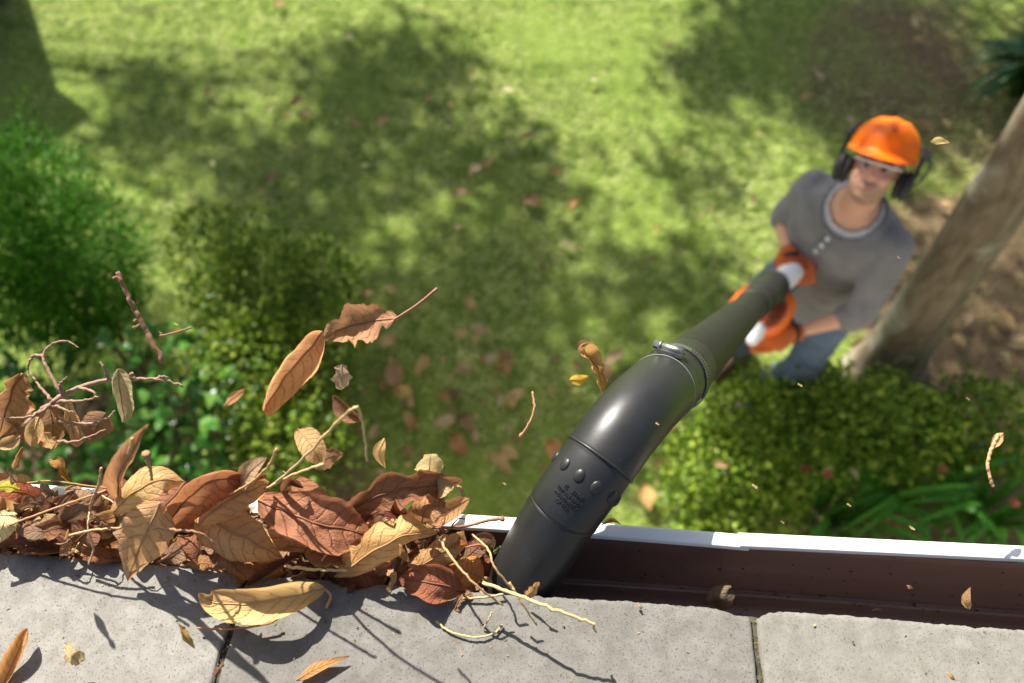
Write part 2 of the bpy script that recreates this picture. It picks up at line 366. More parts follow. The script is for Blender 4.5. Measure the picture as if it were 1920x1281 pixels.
def make_grass():
    N = 330000
    x = RNG.uniform(-4.0, 4.3, N * 2); y = RNG.uniform(.35, 6.2, N * 2)
    keep = np.abs(x) < 1.2 + .62 * y + .3
    b = bare_np(x[keep], y[keep])
    x = x[keep]; y = y[keep]; sel = RNG.random(len(x)) > np.clip(b * 1.25, 0, .93); x = x[sel][:N]; y = y[sel][:N]; n = len(x)
    h = RNG.uniform(.010, .03, n); a = RNG.uniform(0, 2 * np.pi, n); w = RNG.uniform(.0022, .0042, n)
    lean = RNG.uniform(1.0, 2.8, n) * h; la = RNG.uniform(0, 2 * np.pi, n)
    z = np.full(n, -.022)
    V = np.empty((n, 3, 3), np.float32)
    V[:, 0] = np.c_[x - np.cos(a) * w, y - np.sin(a) * w, z]; V[:, 1] = np.c_[x + np.cos(a) * w, y + np.sin(a) * w, z]
    V[:, 2] = np.c_[x + np.cos(la) * lean, y + np.sin(la) * lean, z + h]
    F = np.arange(n * 3).reshape(n, 3)
    m, nn, l, bs = mat_new('grass'); g = nn.new('ShaderNodeNewGeometry'); c = coords(nn)
    a1 = noise(nn, l, 1.1, 4, .6, c, .4); a2 = noise(nn, l, 6, 4, .65, c)
    c1 = ramp(nn, l, g.outputs['Random Per Island'], [(0, (.07, .20, .006)), (.35, (.16, .36, .012)), (.7, (.30, .47, .045)), (.9, (.47, .56, .12)), (1, (.58, .52, .2))])
    c2 = ramp(nn, l, g.outputs['Random Per Island'], [(0, (.30, .43, .07)), (.5, (.60, .66, .22)), (1, (.76, .74, .42))])
    k = math_n(nn, l, 'ADD', math_n(nn, l, 'MULTIPLY', a1, .6), math_n(nn, l, 'MULTIPLY', a2, .5))
    cc = mixc(nn, l, ramp(nn, l, k, [(.36, (.15,) * 3), (.57, (1, 1, 1))]), c1, c2)
    tuft = noise(nn, l, 13, 3, .6, c, .5); cc = mixc(nn, l, ramp(nn, l, tuft, [(.34, (.75,) * 3), (.56, (0, 0, 0))]), cc, mixc(nn, l, 1.0, cc, (.30, .40, .25), 'MULTIPLY'))
    l.new(cc, bs.inputs['Base Color']); bs.inputs['Roughness'].default_value = .5; bs.inputs['Specular IOR Level'].default_value = .12
    translucent_mix(nn, l, bs, cc, .45)
    tag(link_mesh('lawn_grass', mesh_np(V.reshape(-1, 3), F, 'grass'), m, smooth=False), 'short green and straw coloured lawn grass below the house', 'grass', kind='stuff')
make_grass()

# ------------------------------------------------------------------ house eave: tiles, joint, fascia, wall; gutter
TZ = 2.47 + DZ; SLOPE = math.tan(R(8))
TY = PZ(1100, 1123, TZ).y
def tile_x(x, y):
    """X where a pixel meets the sloping tile plane"""
    r = ray(x, y); t = (TZ - CAM_H + (TY) * SLOPE) / (r.z + r.y * SLOPE); return (EYE + r * t).x
XG1 = tile_x(428, 1190); XG2 = tile_x(1414, 1165); TW = XG2 - XG1
def tile_top(x, y): return TZ + (TY - y) * SLOPE
house = empty('house', (0, -2.0, 0)); tag(house, 'house roof edge of pale grey concrete tiles above the gutter', 'house')
def fbm(x, y, z=0, o=4): return sum(mnoise.noise(Vector((x, y, z)) * 2 ** k) / 2 ** k for k in range(o))
def make_tile(x0, x1, y_front, length, seed, lift=0, fine=True, crack=None, col=(.54, .54, .53, 1)):
    nx = 230 if fine else 24
    ys = [y_front] + [y_front - d for d in np.concatenate([np.linspace(.0015, .13, 56 if fine else 6), np.linspace(.15, length, 8)])]
    V = []; xs = np.linspace(x0, x1, nx); ny = len(ys)
    def edge(x):
        e = .0022 * fbm(x * 9, seed, 0) + .0011 * mnoise.noise(Vector((x * 90, seed, 5))) + .0010 * mnoise.noise(Vector((x * 260, seed, 7)))
        if mnoise.noise(Vector((x * 26, seed, 3))) > .2: e -= .0022 * abs(mnoise.noise(Vector((x * 170, seed, 8))))
        for cx, w, d in ((x0, .03, .010), (x1, .035, .013)):
            k = max(0, 1 - abs(x - cx) / w); e -= d * k * (.4 + .6 * abs(mnoise.noise(Vector((x * 60, seed, 9))))) * k ** .5
        c = mnoise.noise(Vector((x * 14, seed * 3.1, 2)))
        if c > .38: e -= (c - .38) * .03
        return e
    for j, y in enumerate(ys):
        for i, x in enumerate(xs):
            d = y_front - y; k = max(0, 1 - d / .03)
            yy = y + edge(x) * k
            z = tile_top(x, yy) + lift + .0006 * fbm(x * 11, yy * 11, seed) + .0003 * mnoise.noise(Vector((x * 110, yy * 110, seed)))
            z -= .0018 * max(0, 1 - d / .004) ** 2                        # worn front arris
            s = min(x - x0, x1 - x); z -= .0012 * max(0, 1 - s / .0025)
            sx = .0012 * mnoise.noise(Vector((0, yy * 60, seed + (7 if i else 1)))) if i in (0, nx - 1) else 0
            if crack:
                (ax, ay), (bx, by) = crack; t = max(0, min(1, ((x - ax) * (bx - ax) + (yy - ay) * (by - ay)) / ((bx - ax) ** 2 + (by - ay) ** 2)))
                dd = math.hypot(x - ax - t * (bx - ax) - .0015 * mnoise.noise(Vector((0, yy * 80, 1))), yy - ay - t * (by - ay)); z -= .0018 * max(0, 1 - dd / .0022) * (1 - .6 * t)
            V.append((x + sx, yy, z))
    top = len(V); F = [(j * nx + i, (j + 1) * nx + i, (j + 1) * nx + i + 1, j * nx + i + 1) for j in range(ny - 1) for i in range(nx - 1)]
    ring = list(range(nx)) + [j * nx + nx - 1 for j in range(1, ny)] + list(range((ny - 1) * nx + nx - 2, (ny - 1) * nx - 1, -1)) + [j * nx for j in range(ny - 2, 0, -1)]
    for q in ring:
        v = V[q]; V.append((v[0], v[1] - .002, v[2] - .02))
    m = len(ring)
    F += [(ring[k], ring[(k + 1) % m], top + (k + 1) % m, top + k) for k in range(m)]
    F.append(tuple(range(top + m - 1, top - 1, -1)))
    o = link_mesh('roof_tile', mesh_pd(V, F, 'roof_tile'), M_CONC, house); o.color = col
    return o
GAP = .0062
crk = ((tile_x(228, 1088), PZ(228, 1088, TZ).y), (tile_x(192, 1142), PZ(192, 1142, TZ + .005).y))
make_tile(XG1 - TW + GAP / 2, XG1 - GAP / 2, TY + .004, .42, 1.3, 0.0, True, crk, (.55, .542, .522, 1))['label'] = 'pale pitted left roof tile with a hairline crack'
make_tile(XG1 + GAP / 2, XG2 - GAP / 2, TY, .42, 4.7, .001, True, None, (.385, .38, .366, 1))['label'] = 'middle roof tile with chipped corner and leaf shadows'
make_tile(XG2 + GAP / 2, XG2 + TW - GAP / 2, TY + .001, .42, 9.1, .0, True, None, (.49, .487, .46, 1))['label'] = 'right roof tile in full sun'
for k in (-2, 1.0):
    x0 = XG1 + (k if k < 0 else 2) * TW; make_tile(x0 + GAP / 2, x0 + TW - GAP / 2, TY, .42, 12 + k, 0, False)
for k in range(-2, 3):
    x0 = XG1 + (k - .5) * TW; make_tile(x0 + GAP / 2, x0 + TW - GAP / 2, TY - .34, .42, 20 + k, .024, False)
for gx, sd in ((XG1, 1), (XG2, 2)):                   # dirt and moss in the open joints
    V = []; F = []
    nj = 60
    for j in range(nj):
        y = TY - .004 - j * .0042
        for i in range(6):
            x = gx + (i - 2.5) / 5 * .011
            V.append((x, y, tile_top(x, y) - .006 + .0028 * fbm(x * 160, y * 160, sd)))
    F = [(j * 6 + i, (j + 1) * 6 + i, (j + 1) * 6 + i + 1, j * 6 + i + 1) for j in range(nj - 1) for i in range(5)]
    link_mesh('joint_dirt', mesh_pd(V, F, 'joint'), M_SOILJ, house)
    P = []
    for j in range(150):
        y = TY - .008 - random.random() ** .8 * .17; x = gx + random.gauss(0, .0018)
        if mnoise.noise(Vector((sd * 3, y * 60, 0))) > -.1: P.append((x, y, tile_top(x, y) - .0045 + random.uniform(-.001, .0015)))
    P = np.array(P); D = RNG.normal(0, 1, P.shape); D[:, 2] = np.abs(D[:, 2]); V, F = leaf_cloud(P, D, RNG.uniform(.0012, .0034, len(P)), RNG.uniform(.0008, .002, len(P)))
    tag(link_mesh('joint_moss', mesh_np(V, F, 'moss'), M_MOSS, house, False), kind='stuff')
V, F = box(Vector((0, TY - .115, 2.30 + DZ)), (Vector((3, 0, 0)), Vector((0, .012, 0)), Vector((0, 0, .12)))); link_mesh('fascia_board', mesh_pd(V, F), simple('fascia_white', (.7, .69, .66), .5), house, False)
V, F = box(Vector((0, TY - .52, 1.19 + DZ / 2)), (Vector((3, 0, 0)), Vector((0, .1, 0)), Vector((0, 0, 1.2 + DZ / 2)))); link_mesh('wall', mesh_pd(V, F), simple('render_wall', (.5, .47, .42), .9, 0, .1, 8, .3), house, False)
V, F = box(Vector((0, TY - .28, 2.405 + DZ)), (Vector((3, 0, 0)), Vector((0, .15, 0)), Vector((0, 0, .008)))); link_mesh('soffit_board', mesh_pd(V, F), M_RIM, house, False)

RIMZ = 2.44 + DZ
YO = PZ(1164, 981, RIMZ + .004).y; YI = PZ(1113, 1009, RIMZ).y
gutter = empty('rain_gutter', (0, YI, 2.3 + DZ)); tag(gutter, 'brown eaves gutter with white outer rim, half cleared of leaves', 'gutter')
def profile_sweep(name, prof, xs, offs, mat, closed=True):
    V = []; k = len(prof); F = []
    for x, (dy, dz) in zip(xs, offs):
        for y, z in prof: V.append((x, y + dy, z + dz))
    for i in range(len(xs) - 1):
        for j in range(k if closed else k - 1):
            a = i * k + j; b = i * k + (j + 1) % k; F.append((a, a + k, b + k, b))
    if closed: F.append(tuple(range(k))); F.append(tuple(range((len(xs) - 1) * k, len(xs) * k))[::-1])
    me = mesh_pd(V, F, name); bm = bmesh.new(); bm.from_mesh(me); bmesh.ops.recalc_face_normals(bm, faces=bm.faces); bm.to_mesh(me); bm.free()
    o = link_mesh(name, me, mat, gutter); md = o.modifiers.new('bevel', 'BEVEL'); md.width = .0012; md.segments = 2; md.limit_method = 'ANGLE'; md.angle_limit = R(50); return o
YS = PZ(1100, 1092, 2.376 + DZ).y
inner = [(YI + .003, RIMZ), (YI + .001, RIMZ - .012), (YI - .004, RIMZ - .03), (YI - .012, RIMZ - .047), (YS + .004, 2.380 + DZ), (YS + .0015, 2.3765 + DZ), (YS - .001, 2.3785 + DZ),
         (YS - .004, 2.3785 + DZ), (YS - .0075, 2.374 + DZ), (YS - .011, 2.3705 + DZ), (YS - .02, 2.3695 + DZ), (TY - .05, 2.368 + DZ), (TY - .07, 2.370 + DZ), (TY - .073, 2.376 + DZ), (TY - .0735, 2.44 + DZ)]
outer = [(y + (.002 if k < 5 else 0), z - (.0022 if k > 3 else 0)) for k, (y, z) in enumerate(inner)]
outer[-1] = (inner[-1][0] - .0022, inner[-1][1]); outer[-2] = (inner[-2][0] - .0022, inner[-2][1] - .002)
XJ = PZ(1392, 1020, RIMZ).x
def gut_off(x): return .0012 * mnoise.noise(Vector((x * 3, 0, 0)))
xs = list(np.linspace(-1.6, 1.9, 120)); profile_sweep('trough', inner + outer[::-1], xs, [(gut_off(x), 0) for x in xs], M_GUT)
rim = [(YI, RIMZ + .0005), (YI + .002, RIMZ + .0045), (YO - .002, RIMZ + .0045), (YO, RIMZ + .002), (YO, RIMZ - .03), (YO - .002, RIMZ - .03), (YO - .0022, RIMZ - .002), (YI + .001, RIMZ - .0015)]
x1 = list(np.linspace(-1.6, XJ + .006, 60)); x2 = list(np.linspace(XJ - .004, 1.9, 50))
profile_sweep('rim', rim, x1, [(gut_off(x) - .001 - max(0, x - XJ + .14) * .012, -.0012 * max(0, (x - XJ + .03) / .03)) for x in x1], M_RIM)['label'] = 'left white rim length dipping at the joint'
profile_sweep('rim', rim, x2, [(gut_off(x) - .0016 + max(0, .05 - x + XJ) * 0 + .016 * (x - XJ) / .6, .0008) for x in x2], M_RIM)['label'] = 'right white rim length in bright sun'
parts = []
for k in range(240):                                    # grit lying in the cleared trough
    x = random.uniform(.09, .62); y = random.uniform(YS - .03, YS + .004) if random.random() < .75 else random.uniform(YS, YI - .002)
    z = DZ + (2.3702 if y < YS - .008 else (2.379 if y < YS + .004 else 2.38 + (y - YS - .004) * 2.2))
    r = random.uniform(.0004, .0014)
    parts.append(ellipsoid(Vector((x, y, z + r * .3)), (Vector((r * random.uniform(1, 2.2), 0, 0)), Vector((0, r * random.uniform(.5, 1), 0)), Vector((0, 0, r * .35))), 5, 4))
V, F = join(parts); tag(link_mesh('gutter_grit', mesh_pd(V, F), M_SOILJ), 'dark wet grit on the bottom of the cleared gutter', 'grit', kind='stuff')
# ------------------------------------------------------------------ plants
def clump_points(lobes, n, shell=.55):
    """points spread through a set of ellipsoid lobes (centre, radii), denser near the outside; returns points, outward dirs"""
    P = []; D = []; vol = np.array([r[0] * r[1] * r[2] for _, r in lobes]) ** .67; cnt = (n * vol / vol.sum()).astype(int)
    for (c, r), k in zip(lobes, cnt):
        d = RNG.normal(0, 1, (k, 3)); d /= np.linalg.norm(d, axis=1, keepdims=True)
        q = RNG.random(k) ** (1 / 3) ; q = (shell - .2) + (1.2 - shell) * q * RNG.uniform(.5, 1.08, k)
        lump = np.array([1 + .34 * mnoise.noise(Vector(v * 2.6) + Vector(c) * 3) + .24 * mnoise.noise(Vector(v * 6.5) + Vector(c)) for v in d])
        p = d * np.array(r) * (q * lump)[:, None]
        pw = np.array(c) + p; gap = (np.array([mnoise.noise(Vector(v) * 6.5) for v in pw.tolist()]) > -.08) | (q < .74)
        P.append(pw[gap]); D.append(d[gap])
    return np.concatenate(P), np.concatenate(D)
def shrub(name, label, cat, lobes, n, L, W, mat, base, stemcol=(.09, .06, .04), shell=.6, outward=.8, nstem=7):
    root = empty(name, base); tag(root, label, cat)
    P, D = clump_points(lobes, n, shell); ok = P[:, 2] > .03; P = P[ok]; D = D[ok]; k = len(P)
    D = D * outward + RNG.normal(0, .6, (k, 3)) + np.array([0, 0, .35])
    V, F = leaf_cloud(P, D, RNG.uniform(*L, k), RNG.uniform(*W, k))
    link_mesh('foliage', mesh_np(V, F, 'foliage'), mat, root, False)
    m = simple(name + '_bark', stemcol, .9, 0, .3, 40, .4)
    for j in range(nstem):
        c, r = lobes[j % len(lobes)]
        tip = Vector(c) + Vector((random.uniform(-.5, .5) * r[0], random.uniform(-.5, .5) * r[1], random.uniform(-.2, .3) * r[2]))
        b = Vector(base) + Vector((random.uniform(-.1, .1), random.uniform(-.1, .1), -.03)); mid = b.lerp(tip, .5) + Vector((random.uniform(-.05, .05), random.uniform(-.05, .05), .05))
        tube('stem', catmull([b, mid, tip], 9), list(np.linspace(.014, .004, 9)), m, root, 7)
    return root
MF_BOX = foliage_mat('box_leaf', [(.03, .075, .009), (.075, .145, .016), (.15, .23, .03), (.30, .36, .10)], .42, .3)
MF_BOX2 = foliage_mat('box_leaf_yellow', [(.04, .09, .01), (.085, .16, .016), (.16, .25, .03), (.28, .35, .09)], .45, .3)
MF_CON = foliage_mat('conifer_leaf', [(.016, .065, .005), (.035, .13, .008), (.075, .22, .015)], .55, .35, .25)
MF_BROAD = foliage_mat('broad_leaf', [(.018, .07, .014), (.035, .125, .022), (.07, .19, .045), (.15, .27, .11)], .3, .25, .6)
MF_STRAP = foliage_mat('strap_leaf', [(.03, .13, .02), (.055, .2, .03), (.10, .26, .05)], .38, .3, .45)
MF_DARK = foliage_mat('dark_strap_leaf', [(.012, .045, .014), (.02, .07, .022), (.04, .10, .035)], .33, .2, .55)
MF_TREE = foliage_mat('tree_leaf', [(.03, .06, .012), (.05, .09, .018), (.08, .12, .03)], .45, .35)
def g3(a, b, z): v = G(a, b, z); return (v.x, v.y, v.z)
def lobe(px, py, z, rx, ry, rz): v = PZ(px, py, z); return ((v.x, v.y, v.z - rz * .45), (rx, ry, rz))

# left: small-leaved hedge between lawn and house
shrub('hedge_shrub', 'rounded small-leaved green shrub left of the lawn behind the flying leaf', 'shrub',
      [lobe(460, 500, .55, .34, .36, .36), lobe(450, 660, .55, .3, .3, .36), lobe(560, 640, .42, .27, .34, .3), lobe(520, 800, .45, .30, .30, .34), lobe(385, 455, .4, .26, .26, .26), lobe(600, 500, .25, .2, .25, .2)],
      14500, (.014, .042), (.011, .023), MF_BOX, g3(-1.05, 1.5, 0), shell=.55)
# far left: feathery bright conifer
shrub('conifer_bush', 'bright green feathery conifer bush at the left edge of the lawn', 'bush',
      [lobe(60, 400, .95, .38, .36, .55), lobe(20, 300, .8, .3, .3, .4), lobe(110, 470, .7, .28, .3, .4), lobe(-80, 420, .9, .4, .4, .5), lobe(60, 530, .75, .3, .25, .35)],
      24000, (.02, .045), (.005, .011), MF_CON, g3(-1.75, 1.8, 0), shell=.5, outward=1.2, nstem=2)
# broad-leaved shrub under the eave
shrub('broad_leaf_shrub', 'glossy broad-leaved green shrub below the flying twig bundle', 'shrub',
      [lobe(290, 680, .72, .24, .18, .22), lobe(330, 780, .62, .25, .2, .25), lobe(180, 780, .55, .25, .22, .25), lobe(250, 860, .5, .25, .2, .25), lobe(380, 830, .38, .2, .18, .2)],
      640, (.045, .10), (.034, .06), MF_BROAD, g3(-1.35, 1.15, 0), shell=.7, outward=.7)
shrub('low_shrub', 'dark low leafy shrub in the bottom left shade', 'shrub',
      [lobe(30, 680, .5, .25, .2, .22), lobe(-60, 760, .5, .3, .25, .25), lobe(60, 840, .4, .25, .2, .22)],
      620, (.04, .075), (.03, .045), MF_BROAD, g3(-1.75, 1.15, 0), shell=.7, outward=.7)
# right: clipped small-leaved bush below the nozzle
shrub('clipped_bush', 'wide yellowish green small-leaved bush below the gutter on the right', 'bush',
      [lobe(1330, 860, .45, .20, .24, .26), lobe(1420, 780, .55, .27, .27, .32), lobe(1460, 870, .5, .24, .22, .3), lobe(1600, 770, .52, .3, .28, .32), lobe(1720, 780, .46, .3, .26, .3), lobe(1870, 780, .42, .3, .26, .28), lobe(1360, 960, .4, .2, .2, .24), lobe(1530, 720, .42, .2, .16, .26)],
      15500, (.014, .042), (.012, .024), MF_BOX2, g3(1.3, 1.05, 0), shell=.55)
def strap_plant(name, label, base, n, length, width, mat, spread=1.0, aim=(0, 0), flowers=0):
    root = empty(name, base); tag(root, label, 'plant'); b0 = Vector(base)
    for j in range(n):
        a = random.uniform(0, 2 * math.pi); L = random.uniform(.6, 1) * length
        d = Vector((math.cos(a) + aim[0], math.sin(a) + aim[1], 0)) * spread
        st = b0 + Vector((math.cos(a), math.sin(a), 0)) * random.uniform(0, .09)
        p1 = st + Vector((0, 0, L * .5)) + d * (L * .22); p2 = st + d * (L * .6) + Vector((0, 0, L * random.uniform(.42, .62))); p3 = st + d * (L * .95) + Vector((0, 0, L * random.uniform(.05, .45)))
        path = catmull([st, p1, p2, p3], 10); T, N, B = frames(path, Vector((0, 0, 1)).cross(d).normalized() if d.length > .01 else None)
        V = []; F = []
        for i, p in enumerate(path):
            w = width * (.5 + .5 * math.sin(math.pi * min(1, i / 9 * 1.05 + .15))) * (1 - (i / 9) ** 5)
            V += [p - N[i] * w, p + B[i] * (-w * .35), p + N[i] * w]
        for i in range(9): F += [(i * 3, i * 3 + 1, i * 3 + 4, i * 3 + 3), (i * 3 + 1, i * 3 + 2, i * 3 + 5, i * 3 + 4)]
        link_mesh('leaf', mesh_pd(V, F, 'strap'), mat, root)
    return root
for k, (px, py, n, lab) in enumerate([(1560, 960, 40, 'arching strap-leaved plant below the gutter, nearest the nozzle'), (1700, 930, 44, 'arching strap-leaved plant in the middle of the right bed'), (1850, 960, 44, 'arching strap-leaved plant below the right end of the gutter')]):
    v = PZ(px, py, .12); o = strap_plant('strap_leaf_plant', lab, (v.x, v.y, 0), n, .7, .013, MF_STRAP, .8, (.2 if k == 0 else -.1, .15)); o['group'] = 'strap-leaved plants under the gutter'
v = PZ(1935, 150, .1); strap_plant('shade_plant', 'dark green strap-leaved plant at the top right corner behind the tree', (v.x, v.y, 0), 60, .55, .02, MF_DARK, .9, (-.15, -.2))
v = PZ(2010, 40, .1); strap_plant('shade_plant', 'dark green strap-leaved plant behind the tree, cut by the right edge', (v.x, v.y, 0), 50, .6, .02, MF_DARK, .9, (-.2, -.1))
M_RED = simple('red_petal', (.30, .05, .045), .6)
for k, (px, py, z) in enumerate([(1550, 890, .62), (1765, 880, .5), (1508, 880, .55), (1900, 945, .5)]):
    v = PZ(px, py, z); b = Vector((v.x, v.y, 0)); o = empty('red_flower', b)
    tag(o, ['red flower head above the bush, nearest the nozzle tube', 'red flower head over the strap leaves in the middle', 'dull red flower head low in the bush', 'dark red flower head by the right edge'][k], 'flower', 'red flowers in the right bed')
    tube('stem', catmull([b, b.lerp(v, .5) + Vector((.01, .01, 0)), v], 8), .002, MF_STRAP, o, 6)
    for j in range(7):
        a = j * .9; d = Vector((math.cos(a) * .6, math.sin(a) * .6, .6)).normalized()
        Vv, Ff = ellipsoid(v + d * .012, (d * .014, d.orthogonal().normalized() * .006, d.cross(d.orthogonal()).normalized() * .003), 8, 5); link_mesh('petal', mesh_pd(Vv, Ff), M_RED, o)
# purple pot in the far left corner
v = PZ(4, 12, .0); pot = empty('flower_pot', (v.x, v.y, 0)); tag(pot, 'dull purple flower pot in the top left corner of the lawn', 'pot')
M_POT = simple('purple_glaze', (.24, .11, .19), .45, 0, .25, 12, .1)
prof = [(.0, .0), (.11, .0), (.13, .03), (.165, .2), (.175, .24), (.195, .25), (.195, .28), (.165, .285), (.155, .24), (.0, .22)]
V = []; F = []; S = 32
for r_, z_ in prof:
    for k in range(S): a = 2 * math.pi * k / S; V.append((v.x - .12 + r_ * math.cos(a), v.y + .1 + r_ * math.sin(a), z_))
F = [(i * S + k, i * S + (k + 1) % S, (i + 1) * S + (k + 1) % S, (i + 1) * S + k) for i in range(len(prof) - 1) for k in range(S)]
link_mesh('pot_body', mesh_pd(V, F), M_POT, pot)
P, D = clump_points([((v.x - .12, v.y + .1, .32), (.17, .17, .14))], 260); V, F = leaf_cloud(P, D + RNG.normal(0, .4, D.shape), RNG.uniform(.03, .06, len(P)), RNG.uniform(.02, .03, len(P)))
link_mesh('flowers', mesh_np(V, F), foliage_mat('mauve_petals', [(.2, .08, .16), (.34, .16, .28), (.1, .12, .05)], .6, .2), pot, False)

# ------------------------------------------------------------------ trees
def make_bark():
    m, n, l, b = mat_new('bark'); c = coords(n); mp = n.new('ShaderNodeMapping'); mp.inputs['Scale'].default_value = (1, 1, .28); l.new(c, mp.inputs[0])
    a = noise(n, l, 16, 6, .65, mp.outputs[0], .6); p = noise(n, l, 5, 4, .6, c); f = noise(n, l, 70, 4, .7, mp.outputs[0])
    col = ramp(n, l, a, [(.28, (.07, .05, .03)), (.5, (.19, .145, .092)), (.75, (.32, .265, .175))])
    col = mixc(n, l, ramp(n, l, p, [(.55, (0, 0, 0)), (.68, (.7,) * 3)]), col, (.42, .42, .32))       # pale lichen
    l.new(col, b.inputs['Base Color']); b.inputs['Roughness'].default_value = .92
    bump(n, l, b, math_n(n, l, 'ADD', a, math_n(n, l, 'MULTIPLY', f, .4)), .9, .02); return m
M_BARK = make_bark()
def trunk_mesh(path, radii, seg=28, lobed=.12, ph=0.0):
    T, N, B = frames(path); V = []; F = []; n = len(path)
    for i in range(n):
        for k in range(seg):
            a = 2 * math.pi * k / seg; r = radii[i] * (1 + lobed * math.cos(2 * (a - ph)) + .05 * math.cos(5 * a + i * .2) + .05 * mnoise.noise(Vector((math.cos(a) * 2, math.sin(a) * 2, i * .35))))
            V.append(path[i] + N[i] * (r * math.cos(a)) + B[i] * (r * math.sin(a)))
    for i in range(n - 1):
        for k in range(seg): a = i * seg + k; b = i * seg + (k + 1) % seg; F.append((a, b, b + seg, a + seg))
    return V, F
def crown_from(points, leafL, leafW):
    n = len(points); D = RNG.normal(0, 1, (n, 3)); D[:, 2] -= .3
    return leaf_cloud(points, D, RNG.uniform(*leafL, n), RNG.uniform(*leafW, n))
def build_tree(name, label, base, path, radii, clumps, per, spread, leafL, leafW, ph=0.0, lobed=.12):
    root = empty(name, base); tag(root, label, 'tree')
    V, F = trunk_mesh(path, radii, 28, lobed, ph); link_mesh('trunk', mesh_pd(V, F, 'trunk'), M_BARK, root)
    C = np.array(clumps); top = [p for p in path if p.z > path[-1].z * .55]
    for c in C[:: max(1, len(C) // 26)]:
        t = Vector(c); s = min(top, key=lambda p: abs(p.z - (t.z - .5 * (t - Vector((p.x, p.y, t.z))).length)))
        mid = s.lerp(t, .5) + Vector((random.uniform(-.2, .2), random.uniform(-.2, .2), .15))
        tube('limb', catmull([s, mid, t], 9), list(np.linspace(.02, .004, 9)), M_BARK, root, 7)
    P = (C[:, None, :] + RNG.normal(0, 1, (len(C), per, 3)) * np.array(spread)).reshape(-1, 3); P = P[P[:, 2] > 3.35]
    V, F = crown_from(P, leafL, leafW); link_mesh('crown', mesh_np(V, F, 'crown'), MF_TREE, root, False)
    return root
base = PZ(1655, 695, 0.0); base.z = -.03
# the trunk beside the man, its own crown high above the frame
tp = [base + Vector((0, 0, z)) + RIGHT * (-.085 * z) for z in np.linspace(0, 6.2, 40)]
tr = [.118 * (1 + .6 * math.exp(-z / .22)) * (1 - .06 * z) for z in np.linspace(0, 6.2, 40)]
cl = [(base.x + random.gauss(1.2, 1.0), base.y + random.gauss(1.3, .9), random.uniform(4.4, 7.2)) for _ in range(60)]
build_tree('garden_tree', 'grey-brown tree trunk with pale lichen standing right behind the man', base, tp, tr, cl, 45, (.2, .2, .16), (.06, .11), (.03, .05), R(20), .14)
v = base - RIGHT * .33 - AHEAD * .05                      # shallow roots
SHADE = []                                                 # (pixel ellipse on the lawn, clump count): what the off-frame crown covers
def shade(px, py, rx, ry, n):
    for _ in range(n):
        a = random.uniform(0, 2 * math.pi); q = math.sqrt(random.random())
        g = PZ(px + rx * q * math.cos(a), py + ry * q * math.sin(a), 0); t = random.uniform(4.3, 6.2)
        SHADE.append(tuple(g + TO_SUN * (t / TO_SUN.z)))
def shade_w(x, y, z, rx, ry, n):                           # same for a spot given in metres at height z
    for _ in range(n):
        a = random.uniform(0, 2 * math.pi); q = math.sqrt(random.random()); t = random.uniform(4.3, 6.2)
        SHADE.append(tuple(G(x + rx * q * math.cos(a), y + ry * q * math.sin(a), z) + TO_SUN * ((t - z) / TO_SUN.z)))
shade(690, 160, 140, 80, 12); shade(800, 110, 50, 45, 5); shade(300, 230, 100, 70, 8); shade(440, 320, 130, 40, 5); shade(740, 300, 180, 50, 10)
shade(960, 320, 100, 50, 8); shade(560, 400, 110, 50, 6); shade(900, 540, 220, 80, 18); shade(1290, 550, 120, 60, 8); shade(900, 790, 330, 130, 42); shade(1330, 320, 60, 30, 2); shade(560, 560, 90, 60, 4)
shade(1490, 70, 220, 80, 38); shade(1750, 120, 220, 140, 34); shade(1350, 130, 50, 40, 5); shade(1620, 180, 120, 60, 14)
shade_w(1.12, 1.68, 1.15, .30, .22, 20); shade_w(1.19, 1.7, .6, .3, .3, 9); shade_w(1.75, 1.9, .8, .35, .5, 12); shade_w(2.3, 2.3, .0, .7, .8, 12); shade_w(1.5, 1.05, .4, .7, .35, 3)
shade_w(-1.65, 1.2, .3, .45, .3, 9)
SHADE_A = [c for c in SHADE if c[0] < -1.3]; SHADE_B = [c for c in SHADE if c[0] >= -1.3]
for clumps, bx, lab in ((SHADE_A, G(-7.6, 8.2, -.03), 'broad-crowned shade tree beyond the far left of the lawn'), (SHADE_B, G(2.6, 9.6, -.03), 'broad-crowned shade tree beyond the far end of the lawn')):
    p = [bx + Vector((0, -.04 * z * z * .5, z)) for z in np.linspace(0, 6.4, 30)]
    build_tree('shade_tree', lab, bx, p, [.17 * (1 - .1 * z) * (1 + .5 * math.exp(-z / .3)) for z in np.linspace(0, 6.4, 30)], clumps, 62, (.16, .16, .13), (.07, .12), (.04, .06))
# unseen shed added beyond the frame, casts the straight-edged shade at far left
g0 = PZ(165, 215, 0); c = g0 + TO_SUN * (2.3 / TO_SUN.z)
shed = empty('added_shed', (c.x - .9, c.y + .9, 0)); tag(shed, 'small wooden shed added out of view left of the lawn to cast shade', 'shed')
M_SHED = simple('shed_boards', (.2, .14, .09), .85, 0, .3, 20, .4)
sx = (g0 - PZ(0, 100, 0)).normalized(); sy = Vector((-sx.y, sx.x, 0)); sy = sy if sy.dot(RIGHT) < 0 else -sy; sc_ = Vector((c.x, c.y, 0)) - sx * .9 + sy * .8
for s in (-1, 1):
    V, F = box(sc_ + sx * (.8 * s) + Vector((0, 0, 1.1)), (sx * .02, sy * .7, Vector((0, 0, 1.12)))); link_mesh('wall', mesh_pd(V, F), M_SHED, shed, False)
    V, F = box(sc_ + sy * (.7 * s) + Vector((0, 0, 1.1)), (sx * .79, sy * .02, Vector((0, 0, 1.12)))); link_mesh('wall', mesh_pd(V, F), M_SHED, shed, False)
